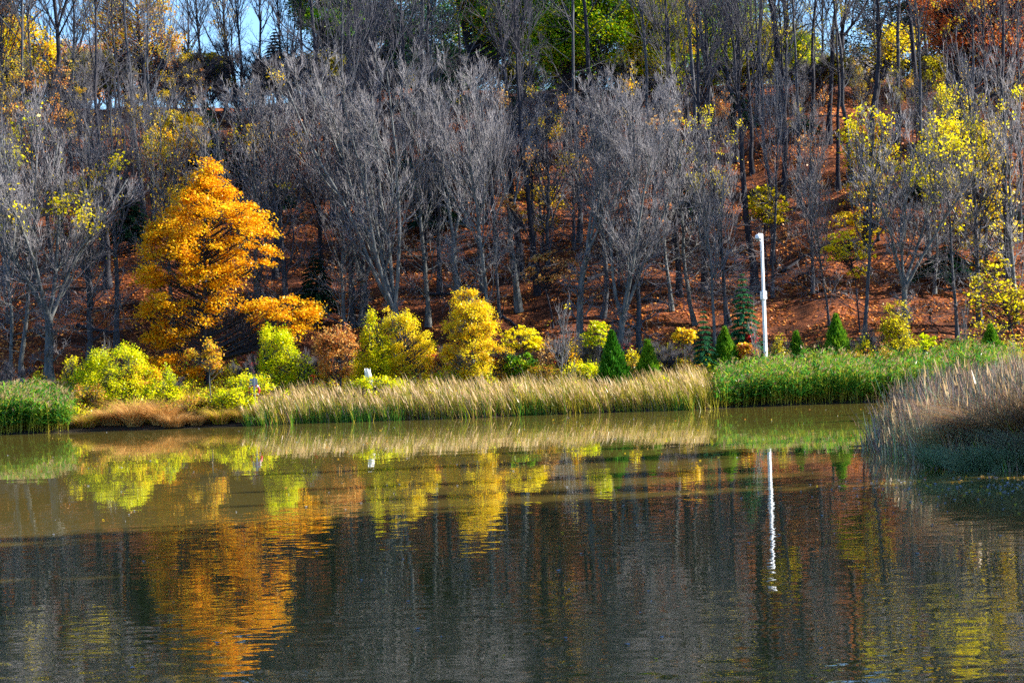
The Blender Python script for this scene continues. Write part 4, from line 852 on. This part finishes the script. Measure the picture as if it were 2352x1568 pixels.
# greener short blades at the waterline, in patches
X, Y = band(14000, 548, 1638, 96.9, 99.6, rg); pat = np.sin(X*1.9)+np.sin(X*0.77+1)+(X < -7)*1.6-(X > -3)*0.9
k = (Y > shore(X)-0.45) & (Y < shore(X)+0.9) & (pat+rg.normal(0, 0.3, len(X)) > 0.15)
cattails('green_blades', 'bright green blades at the waterline in front of the cattails', X[k], Y[k], rg, 0.85, ['reed_green', 'reed_olive'], [0.85, 0.15], lean=0.0, plume=0)
def phrag(name, label, X, Y, rng, hm, mats=('phrag', 'reed_olive'), lean=0.12, plume=0.3, nl=8):
    n = len(X); Z = H(X, Y); g = Geo(); hh = hm*rng.uniform(0.62, 1.15, n)*(1+0.14*np.sin(X*1.3+1)*np.sin(X*0.5))
    d = unit(np.stack([rng.normal(lean*0.4, 0.08, n), rng.normal(0, 0.08, n), np.ones(n)], 1)); base = np.stack([X, Y, Z-0.05], 1)
    bend = np.stack([rng.normal(lean, 0.15, n)*hh*0.3, rng.normal(0, 0.1, n)*hh*0.3, np.zeros(n)], 1)
    V, Q = ribbons(base, d, hh, np.full(n, 0.022), bend, rng, 4, False); g.add(V, Q, 1)
    tt = rng.uniform(0.3, 1.0, (n, nl)); p = base[:, None]+d[:, None]*(hh[:, None]*tt)[..., None]+bend[:, None]*(tt**2)[..., None]
    p = p.reshape(-1, 3); m = len(p); az = rng.uniform(0, 2*PI, m)
    dv = unit(np.stack([np.cos(az)*0.8+lean, np.sin(az)*0.8, rng.uniform(0.3, 1.1, m)], 1)); L = rng.uniform(0.32, 0.62, m)
    V, Q = ribbons(p, dv, L, np.full(m, 0.075), np.stack([np.cos(az)*L*0.15+lean*L, np.sin(az)*L*0.15, -L*rng.uniform(0.2, 0.7, m)], 1), rng, 4); g.add(V, Q, 0)
    k = rng.random(n) < plume; tip = base[k]+d[k]*hh[k][:, None]*0.97+bend[k]; m = k.sum()
    for s in range(5):
        V, Q = ribbons(tip, unit(np.stack([rng.normal(lean*2, 0.3, m), rng.normal(0, 0.3, m), np.ones(m)], 1)), rng.uniform(0.15, 0.32, m), np.full(m, 0.05), np.stack([np.full(m, lean*0.5), np.zeros(m), np.full(m, -0.06)], 1), rng, 3); g.add(V, Q, 2)
    return stuff(name, g.mesh(name, [mats[0], mats[1], 'reed_plume']), label, 'reeds')
X, Y = band(5600, 1640, 2330, 97.5, 106.5, rg); k = Y > shore(X)-0.2; X = X[k]; Y = Y[k]
phrag('broadleaf_reeds', 'tall green leafy reeds with pale plumes on the right part of the far bank', X, Y, rg, 1.5)
X, Y = band(1600, -60, 150, 97.6, 103.5, rg); k = Y > shore(X)-0.2; X = X[k]; Y = Y[k]
phrag('plumed_reeds', 'blue-green reeds with white plumes at the left edge of the far bank', X, Y, rg, 1.5, plume=0.7, nl=12)
# brown reeds of the near right spit
n = 46000; Y = 53+43*rg.random(n)**1.5; X = rg.uniform(9.5, 25, n); e = X-np.interp(Y, PEN_Y, PEN_X); k = (e > -0.15+0.12*rg.normal(size=n)) & (X < 0.245*Y+1.5) & (Y > 54.2); X = X[k]; Y = Y[k]
cattails('brown_reeds', 'brown dry reeds on the near right spit, partly shaded', X, Y, rg, 1.85, ['reed_brown', 'reed_tan', 'bluegrass'], [0.66, 0.14, 0.20], plume=0.14, wid=0.045, lean=-0.04)
n = 14000; Y = rg.uniform(52.6, 70, n); X = rg.uniform(9.5, 17, n); e = X-np.interp(Y, PEN_Y, PEN_X); k = (e > -0.35) & (e < 1.1); X = X[k]; Y = Y[k]
cattails('spit_green_blades', 'green blades standing at the water edge of the near spit', X, Y, rg, 1.1, ['phrag', 'bluegrass', 'reed_brown'], [0.45, 0.20, 0.35], lean=0.0, plume=0, wid=0.045)
def tussock(cx, cy, rng, n, L, mats, lab, lean=(0, 0), wid=0.012, rad=0.3, spread=0.55):
    """one fountain of fine arching grass"""
    z = float(H(cx, cy)); t = None
    a = rng.uniform(0, 2*PI, n); r = rad*np.sqrt(rng.random(n))
    base = np.stack([r*np.cos(a), r*np.sin(a), np.zeros(n)], 1)
    d = unit(np.stack([np.cos(a)*spread*rng.random(n)+lean[0], np.sin(a)*spread*rng.random(n)+lean[1], np.ones(n)], 1))
    LL = L*rng.uniform(0.55, 1.1, n)
    bend = np.stack([(np.cos(a)*0.4+lean[0])*LL, (np.sin(a)*0.4+lean[1])*LL, -0.35*LL], 1)
    V, Q = ribbons(base, d, LL, np.full(n, wid), bend, rng, 6)
    g = Geo(); g.add(V, Q, np.repeat(rng.integers(0, len(mats), n), 5))
    o = part('grass_tussock', g.mesh('grass_tussock', mats)); o.location = (cx, cy, z-0.03)
    o['label'] = lab; o['category'] = 'grass tuft'; o['group'] = 'grass tussocks'
    return o
for (x, y, L, mats, lab, lean) in [(11.8, 54.3, 1.2, ['bluegrass'], 'dark blue-green grass tussock nearest the water on the spit', (-0.1, 0)), (12.4, 54.9, 1.5, ['bluegrass', 'reed_brown'], 'tall blue-green grass tussock at the right edge of the spit', (-0.12, 0)),
                                   (11.4, 55.6, 1.15, ['bluegrass', 'reed_green'], 'green grass tussock in front of the brown reeds', (0, 0)), (13.0, 54.6, 2.0, ['straw', 'reed_brown'], 'straw-coloured arching grass at the right edge, in shade', (-0.35, 0)),
                                   (12.4, 53.7, 0.9, ['bluegrass'], 'small dark tussock at the right lower corner of the spit', (0, -0.1)), (11.0, 57.6, 0.9, ['bluegrass', 'reed_green'], 'small tussock at the water edge midway along the spit', (0, 0)),
                                   (11.8, 56.2, 1.4, ['bluegrass', 'straw'], 'mixed green and straw tussock between the brown reeds and the blue-green one', (-0.1, 0)), (12.7, 56.2, 1.5, ['reed_brown', 'straw'], 'brown tussock behind the tall blue-green one', (-0.2, 0)),
                                   (12.9, 53.6, 1.1, ['bluegrass', 'reed_brown'], 'tussock cut by the right edge of the view at the waterline', (-0.1, 0))]:
    tussock(x, y, rg, 2600, L*1.35, mats, lab, lean, rad=0.42, wid=0.014)
i = 0
for px, L, lb, ms in [(175, 0.75, 'dry grass tuft beside the plumed reeds', ['straw', 'olive']), (222, 0.7, 'second dry grass tuft from the plumed reeds', ['straw']), (262, 0.95, 'tall russet grass tuft below the broad lime shrub', ['straw']), (306, 0.95, 'widest russet grass tuft of the left bank', ['straw']),
                      (350, 0.8, 'russet grass tuft right of the widest one', ['straw']), (395, 0.6, 'low tan grass tuft on the left bank', ['straw', 'reed_tan']), (440, 0.5, 'short tan grass tuft under the ochre shrub', ['straw', 'reed_tan']), (490, 0.55, 'short grass tuft below the orange sapling', ['straw', 'olive']), (535, 0.55, 'last short grass tuft before the cattails', ['straw', 'reed_olive'])]:
    Yt = 98.45; x = (px-CX)/F*Yt; tussock(x+rg.uniform(-.3, .3), float(shore(x))+rg.uniform(0.3, 1.1), rg, 900, L*rg.uniform(1.2, 2.4), ms, lb, rad=rg.uniform(0.3, 0.5), spread=0.6, wid=0.024); i += 1
x = (435-CX)/F*103; tussock(x, 103, rg, 1800, 1.6, ['straw', 'yellow'], 'tall pale yellow grass fountain left of the orange sapling', (-0.05, 0), rad=0.25)
x = (1235-CX)/F*102.6; tussock(x, 103.6, rg, 1500, 1.0, ['gold', 'straw'], 'orange grass clump in front of the bare sapling', (0, 0), rad=0.5)
# loose weeds between reeds and wood
n = 75000; Y = rg.uniform(99.2, 111.5, n); X = rg.uniform(-25, 27, n); k = (Y > shore(X)+0.8); X = X[k]; Y = Y[k]
hz = 0.9*(0.45+0.55*(np.sin(X*1.1+2)*np.sin(X*0.47+Y*0.5)+0.5))*rg.random(len(X))*smooth(112.5, 108, -(-Y)) if False else 1.15*(0.35+0.65*np.abs(np.sin(X*0.9+Y*0.3)*np.sin(X*2.3+1)))*rg.random(len(X))**0.8
g = Geo(); cen = np.stack([X, Y, H(X, Y)+hz], 1)
V, Q = leaves(cen, 0.11, rg, 0.2); g.add(V, Q, rg.choice(5, len(X), p=[0.33, 0.27, 0.2, 0.12, 0.08]))
k = rg.random(len(X)) < 0.35; m = k.sum(); b = cen[k].copy(); hh = hz[k]; b[:, 2] -= hh
V, Q = ribbons(b, unit(rg.normal(0, 0.15, (m, 3))+[0, 0, 1]), hh+0.15, np.full(m, 0.014), rg.normal(0, 0.05, (m, 3)), rg, 3); g.add(V, Q, 5)
stuff('bank_weeds', g.mesh('bank_weeds', ['lime', 'olive', 'yellow', 'green', 'rust', 'reed_tan']), 'yellow-green weeds covering the bank behind the reeds', 'weeds')
# leaf litter lying on the slope
n = 130000; Y = rg.uniform(109.5, 152, n); X = rg.uniform(-0.26, 0.28, n)*Y
k = vnoise(X, Y, 0.55)+vnoise(X+30, Y*1.4, 1.3)*0.6+rg.normal(0, 0.25, n) > -0.15; X = X[k]; Y = Y[k]; n = len(X)
cen = np.stack([X, Y, H(X, Y)+0.03], 1); nm = rg.normal(0, 0.45, (n, 3))+[0, -0.35, 0.9]; nm = unit(nm)
a = unit(np.cross(nm, rg.normal(size=(n, 3)))); b = np.cross(nm, a); s = rg.uniform(0.05, 0.11, n)[:, None]
V = np.stack([cen-a*s, cen-b*s*0.7+nm*s*0.2, cen+a*s, cen+b*s*0.7+nm*s*0.2], 1)
g = Geo(); g.add(V, np.arange(4*n).reshape(n, 4)); stuff('leaf_litter', g.mesh('leaf_litter', ['litter']), 'fallen orange-brown leaves covering the slope under the trees', 'fallen leaves')
# leaves and scum floating on the pond
M['scum'] = plain_mat('pond_scum', (0.22, 0.22, 0.22), 0.6, 0.3)
n = 900; Y = np.concatenate([rg.uniform(24, 97, 320), rg.normal(49.5, 3.2, 580)]); u = np.concatenate([rg.uniform(-0.25, 0.25, 320), 0.27-np.abs(rg.normal(0, 0.06, 580))]); X = u*Y
k = (H(X, Y) < -0.05); X = X[k]; Y = Y[k]; n = len(X)
a = rg.uniform(0, 6.28, n); s = rg.uniform(0.02, 0.05, n)
c = np.stack([X, Y, np.full(n, 0.006)], 1); ax = np.stack([np.cos(a), np.sin(a), a*0], 1)*s[:, None]; bx = np.stack([-np.sin(a), np.cos(a), a*0], 1)*s[:, None]*0.7
V = np.stack([c-ax, c-bx, c+ax, c+bx], 1); V[:, 0, 2] += 0.012; V[:, 2, 2] += 0.02
mi = rg.choice(4, n, p=[0.2, 0.2, 0.2, 0.4]); g = Geo(); g.add(V, np.arange(4*n).reshape(n, 4), mi)
stuff('floating_leaves', g.mesh('floating_leaves', ['gold', 'rust', 'tan', 'scum']), 'scattered small yellow and brown leaves floating on the pond', 'floating leaves')

# ------------------------------------------------------------------ fallen logs
def log(p0, p1, r, lab):
    P = np.linspace(p0, p1, 8); P[:, 2] = H(P[:, 0], P[:, 1])+r*0.7; c = P[0].copy()
    P = P-c; P[1:-1] += rg.normal(0, 0.03, (6, 3))
    g = Geo(); g.add(*tubes(P[None], np.linspace(r, r*0.6, 8)[None], 8))
    st = np.stack([P[3], P[3]+[0.1, -0.2, 0.5], P[3]+[0.15, -0.3, 0.9]])[None]; g.add(*tubes(st, np.array([[r*.4, r*.3, r*.15]]), 5))
    o = part('fallen_log', g.mesh('fallen_log', ['bark_dark'], True)); o.location = c; o['label'] = lab; o['category'] = 'log'; o['group'] = 'fallen logs on the slope'
for (x0, x1, Y0, Y1, r, lb) in [(1351, 1443, 120, 122, 0.13, 'fallen log right of the thick straight grey tree'), (1130, 1190, 117, 115.5, 0.10, 'fallen log right of the golden tree top'), (980, 1060, 121, 120, 0.12, 'dark log on the slope left of the golden tree'),
                                (1480, 1560, 117, 116.5, 0.09, 'thin log low on the slope behind the small cone'), (180, 260, 118, 117, 0.12, 'dark log left of the orange maple'), (1800, 1890, 122, 123.5, 0.1, 'thin log on the sunlit leaf slope')]:
    a_ = np.array([(x0-CX)/F*Y0, Y0, 0.]); b_ = np.array([(x1-CX)/F*Y1, Y1, 0.]); log(a_, b_, r, lb)

# ------------------------------------------------------------------ camera pole
M['white_paint'] = plain_mat('white_paint', (0.78, 0.80, 0.82), 0.4, 0.04)
M['grey_metal'] = plain_mat('grey_metal', (0.30, 0.32, 0.36), 0.45, 0.1, metal=0.3)
M['dark_glass'] = plain_mat('dark_glass', (0.03, 0.03, 0.035), 0.1, 0.1)
M['ring_red'] = plain_mat('ring_red', (0.55, 0.03, 0.04), 0.45, 0.15)
def smooth_box(name, sx, sy, sz, mat, bev=0.01, loc=(0, 0, 0)):
    import bmesh
    bm = bmesh.new(); bmesh.ops.create_cube(bm, size=1.0)
    for v in bm.verts: v.co = (v.co.x*sx, v.co.y*sy, v.co.z*sz)
    bmesh.ops.bevel(bm, geom=bm.edges[:], offset=bev, segments=2, affect='EDGES')
    for v in bm.verts: v.co += Vector(loc)
    me = bpy.data.meshes.new(name); bm.to_mesh(me); bm.free(); me.materials.append(M[mat]); return me
def lathe(name, prof, mat, n=24, axis=None, loc=(0, 0, 0)):
    prof = np.array(prof); th = np.arange(n)*2*PI/n
    V = np.stack([prof[:, None, 0]*np.cos(th), prof[:, None, 0]*np.sin(th), np.repeat(prof[:, 1:2], n, 1)], -1)
    i = np.arange(len(prof)*n).reshape(len(prof), n); Q = np.stack([i[:-1], np.roll(i[:-1], -1, 1), np.roll(i[1:], -1, 1), i[1:]], -1)
    return quad_mesh(name, V.reshape(-1, 3)+np.array(loc), Q, [mat], smooth=True)
pb = on_ground(1760, 850, 104); ptop = pix(1745, 537, 104); ph = ptop[2]-pb[2]
pole = thing('camera_pole', 'tall white square pole with a dome camera on top, on the right bank', 'camera pole', pb, math.radians(36))
part('lower_pole', smooth_box('lower_pole', 0.15, 0.15, ph*0.58, 'white_paint', 0.012, (0, 0, ph*0.29)), pole)
part('upper_pole', smooth_box('upper_pole', 0.125, 0.125, ph*0.42, 'white_paint', 0.012, (0, 0, ph*0.79)), pole)
bx_ = part('equipment_box', smooth_box('equipment_box', 0.26, 0.24, 0.40, 'white_paint', 0.02, (-0.03, -0.03, ph*0.60)), pole)
part('box_latch', smooth_box('box_latch', 0.03, 0.02, 0.08, 'grey_metal', 0.004, (0.05, -0.155, ph*0.60)), bx_)
part('base_flange', smooth_box('base_flange', 0.36, 0.36, 0.04, 'white_paint', 0.008, (0, 0, 0.02)), pole)
for zz in (0.30, 0.575, 0.625, 0.88): part('steel_band', smooth_box('steel_band', 0.165 if zz < 0.58 else 0.14, 0.165 if zz < 0.58 else 0.14, 0.035, 'grey_metal', 0.004, (0, 0, ph*zz)), pole)
arm = part('camera_arm', smooth_box('camera_arm', 0.26, 0.06, 0.06, 'white_paint', 0.01, (-0.20, -0.12, ph-0.02)), pole)
cm = part('dome_camera', lathe('dome_camera', [(0.001, 0.10), (0.09, 0.09), (0.14, 0.04), (0.15, -0.02), (0.145, -0.10)], 'white_paint', loc=(-0.34, -0.12, ph-0.13)), pole)
part('camera_dome', lathe('camera_dome', [(0.12, -0.10), (0.11, -0.15), (0.07, -0.20), (0.001, -0.215)], 'grey_metal', loc=(-0.34, -0.12, ph-0.13)), cm)
u = np.linspace(0, 1, 10); cab = np.stack([-0.34+0.30*u, -0.12+0.02*u, ph-0.15-0.22*np.sin(u*PI)], 1)[None]
gc = Geo(); gc.add(*tubes(cab, np.full((1, 10), 0.015), 6)); part('cable', gc.mesh('cable', ['white_paint'], True), pole)

# ------------------------------------------------------------------ life ring post
lb_ = on_ground(587, 960, 99.5); ltop = pix(587, 865, 99.5); lh = ltop[2]-lb_[2]
post = thing('life_ring_post', 'grey post with small grey sign back above the reeds at left', 'signpost', lb_)
part('post', smooth_box('post', 0.07, 0.07, lh, 'grey_metal', 0.008, (0, -0.04, lh/2)), post)
part('sign_panel', smooth_box('sign_panel', 0.36, 0.02, 0.31, 'grey_metal', 0.006, (-0.03, 0.012, lh-0.24)), post)
n = 40; m_ = 12; th = np.arange(n)*2*PI/n; ph2 = np.arange(m_)*2*PI/m_
R_, r_ = 0.24, 0.055
V = np.stack([(R_+r_*np.cos(ph2)[None])*np.cos(th)[:, None], np.repeat(r_*np.sin(ph2)[None], n, 0), (R_+r_*np.cos(ph2)[None])*np.sin(th)[:, None]], -1)
i = np.arange(n*m_).reshape(n, m_); Q = np.stack([i, np.roll(i, -1, 0), np.roll(np.roll(i, -1, 0), -1, 1), np.roll(i, -1, 1)], -1)
ring = thing('life_ring', 'red life ring hanging on the grey post above the reeds', 'life ring', lb_+np.array([-0.03, 0.08, lh-0.63]))
part('ring_body', quad_mesh('ring_body', V.reshape(-1, 3), Q, ['ring_red'], smooth=True), ring)
for a in (0.8, 2.36, 3.93, 5.5):
    k = np.linspace(a-0.12, a+0.12, 5); P = np.stack([R_*np.cos(k), k*0, R_*np.sin(k)], 1)[None]; g = Geo(); g.add(*tubes(P, np.full((1, 5), r_*1.05), 12)); part('reflective_band', g.mesh('reflective_band', ['white_paint'], True), ring)
# ------------------------------------------------------------------ white plastic sleeve leaning against the yellow-green tree
wb = on_ground(846, 885, 101.5); K = 10; L_ = 12
hh_ = np.linspace(0.25, 1.75, K); prof = []
for j, z in enumerate(hh_):
    a = np.linspace(-0.4, PI+0.6, L_); rr_ = 0.16*(1+0.15*math.sin(j*1.3)); cx_ = 0.18-0.10*z+0.03*math.sin(z*3)
    prof.append(np.stack([cx_+rr_*np.cos(a)*(1.1 if z > 0.6 else 0.8), -rr_*np.sin(a)*0.8, np.full(L_, z)+0.05*np.sin(a*3+j)], 1))
V = np.array(prof); i = np.arange(K*L_).reshape(K, L_); Q = np.stack([i[:-1, :-1], i[:-1, 1:], i[1:, 1:], i[1:, :-1]], -1)
M['white_plastic'] = leaf_mat('white_plastic', [(0.75, 0.78, 0.76), (0.82, 0.84, 0.80)], 0.3)
sl = part('plastic_sleeve', quad_mesh('plastic_sleeve', V.reshape(-1, 3), Q, ['white_plastic'], smooth=True)); sl.location = wb; sl.scale = (0.85, 0.85, 1.05)
md = sl.modifiers.new('thickness', 'SOLIDIFY'); md.thickness = 0.012
sl['label'] = 'tall white plastic sleeve standing in the weeds before the yellow-green tree'; sl['category'] = 'plant sleeve'

# ------------------------------------------------------------------ house and guard rail behind the crest
M['house_wall'] = plain_mat('house_wall', (0.42, 0.33, 0.22), 0.8, 0.15); M['roof_tile'] = plain_mat('roof_tile', (0.22, 0.20, 0.20), 0.8, 0.2, 8)
hb = on_ground(1950, 200, 176); hs = thing('house', 'pale brown house with grey roof behind the crest trees at right', 'house', hb-[0, 0, 0.3], math.radians(-12))
wd_, dp_, ht_ = 6.4, 6.0, 2.6
V = np.array([[-wd_/2, -dp_/2, 0], [wd_/2, -dp_/2, 0], [wd_/2, dp_/2, 0], [-wd_/2, dp_/2, 0], [-wd_/2, -dp_/2, ht_], [wd_/2, -dp_/2, ht_], [wd_/2, dp_/2, ht_], [-wd_/2, dp_/2, ht_], [-wd_/2, 0, ht_+2.1], [wd_/2, 0, ht_+2.1]])
Q = np.array([[0, 1, 5, 4], [1, 2, 6, 5], [2, 3, 7, 6], [3, 0, 4, 7], [4, 8, 7, 4], [5, 6, 9, 5]])
me = bpy.data.meshes.new('wall'); me.from_pydata([tuple(v) for v in V], [], [(0, 1, 5, 4), (1, 2, 6, 5), (2, 3, 7, 6), (3, 0, 4, 7), (4, 8, 7), (5, 6, 9)]); me.materials.append(M['house_wall']); part('wall', me, hs)
def slab(name, pts, th, mat):
    P = np.array(pts, float); nrm = unit(np.cross(P[1]-P[0], P[3]-P[0]))*th; V = np.concatenate([P, P+nrm])
    return quad_mesh(name, V, np.array([[0, 3, 2, 1], [4, 5, 6, 7], [0, 1, 5, 4], [1, 2, 6, 5], [2, 3, 7, 6], [3, 0, 4, 7]]), [mat])
part('roof', slab('roof', [[-3.6, -3.4, ht_-0.25], [3.6, -3.4, ht_-0.25], [3.6, 0, ht_+2.15], [-3.6, 0, ht_+2.15]], 0.14, 'roof_tile'), hs)
part('roof', slab('roof', [[3.6, 3.4, ht_-0.25], [-3.6, 3.4, ht_-0.25], [-3.6, 0, ht_+2.15], [3.6, 0, ht_+2.15]], 0.14, 'roof_tile'), hs)
part('gutter', smooth_box('gutter', 7.2, 0.12, 0.14, 'white_paint', 0.01, (0, -3.47, ht_-0.26)), hs)
for x_ in (-1.8, 1.6):
    fr = part('window', smooth_box('window', 1.3, 0.08, 1.2, 'white_paint', 0.01, (x_, -dp_/2-0.02, 1.5)), hs)
    part('pane', smooth_box('pane', 1.12, 0.04, 1.02, 'dark_glass', 0.004, (x_, -dp_/2-0.06, 1.5)), fr)
part('door', smooth_box('door', 0.9, 0.06, 2.0, 'white_paint', 0.01, (0, -dp_/2-0.02, 1.0)), hs)
M['rail_pale'] = plain_mat('rail_pale', (0.62, 0.56, 0.45), 0.6, 0.2)
def rail(px0, px1, Y, lab):
    a_ = np.array([(px0-CX)/F*Y, Y, 0.]); b_ = np.array([(px1-CX)/F*Y, Y, 0.]); a_[2] = H(a_[0], Y); b_[2] = H(b_[0], Y); L_ = np.linalg.norm(b_-a_)
    t = thing('guard_rail', lab, 'guard rail', a_, math.atan2(b_[1]-a_[1], b_[0]-a_[0]), group='guard rails on the crest')
    part('rail', smooth_box('rail', L_, 0.06, 0.16, 'rail_pale', 0.01, (L_/2, -0.09, 0.85)), t)
    part('rail', smooth_box('rail', L_, 0.06, 0.10, 'rail_pale', 0.01, (L_/2, -0.09, 0.45)), t)
    for k in range(int(L_/1.6)+1): part('rail_post', smooth_box('rail_post', 0.11, 0.11, 1.05, 'rail_pale', 0.01, (0.1+k*1.6, 0, 0.5)), t)
rail(1880, 2100, 153.5, 'pale guard rail on the crest in front of the house at right'); rail(60, 150, 154, 'short pale guard rail on the crest at upper left')

# ------------------------------------------------------------------ light, sky, camera
az = math.radians(6)      # angle from +X towards +Y
el = math.radians(29)
sd = Vector((math.cos(el)*math.cos(az), math.cos(el)*math.sin(az), math.sin(el)))
sun = bpy.data.lights.new('sun', 'SUN'); sun.energy = 5.0; sun.angle = math.radians(0.5); sun.color = (1.0, 0.93, 0.82)
so = bpy.data.objects.new('sun', sun); C.objects.link(so); so.rotation_euler = sd.to_track_quat('Z', 'Y').to_euler(); so.location = (40, 20, 60)
w = bpy.data.worlds.new('World'); bpy.context.scene.world = w; w.use_nodes = True
nt = w.node_tree; bg = nt.nodes['Background']; sk = nt.nodes.new('ShaderNodeTexSky'); sk.sky_type = 'NISHITA'; sk.sun_disc = False
sk.sun_elevation = el; sk.sun_rotation = PI/2-az; sk.air_density = 1.0; sk.dust_density = 0.2; sk.ozone_density = 7.0
nt.links.new(sk.outputs[0], bg.inputs[0]); bg.inputs[1].default_value = 0.10
cam = bpy.data.cameras.new('camera'); cam.sensor_width = 36; cam.lens = F/2352*36; cam.clip_end = 4000; cam.clip_start = 0.1
co = bpy.data.objects.new('camera', cam); C.objects.link(co)
m4 = Matrix(((rt[0], up[0], -fw[0], CAM[0]), (rt[1], up[1], -fw[1], CAM[1]), (rt[2], up[2], -fw[2], CAM[2]), (0, 0, 0, 1)))
co.matrix_world = m4
sc = bpy.context.scene; sc.camera = co
sc.view_settings.view_transform = 'Standard'; sc.view_settings.look = 'None'; sc.view_settings.exposure = 1.7; sc.view_settings.gamma = 1.0
sc.cycles.max_bounces = 6; sc.cycles.diffuse_bounces = 2; sc.cycles.glossy_bounces = 3; sc.cycles.transmission_bounces = 3; sc.cycles.transparent_max_bounces = 4
sc.cycles.use_adaptive_sampling = True; sc.cycles.adaptive_threshold = 0.02
sc.cycles.use_denoising = False
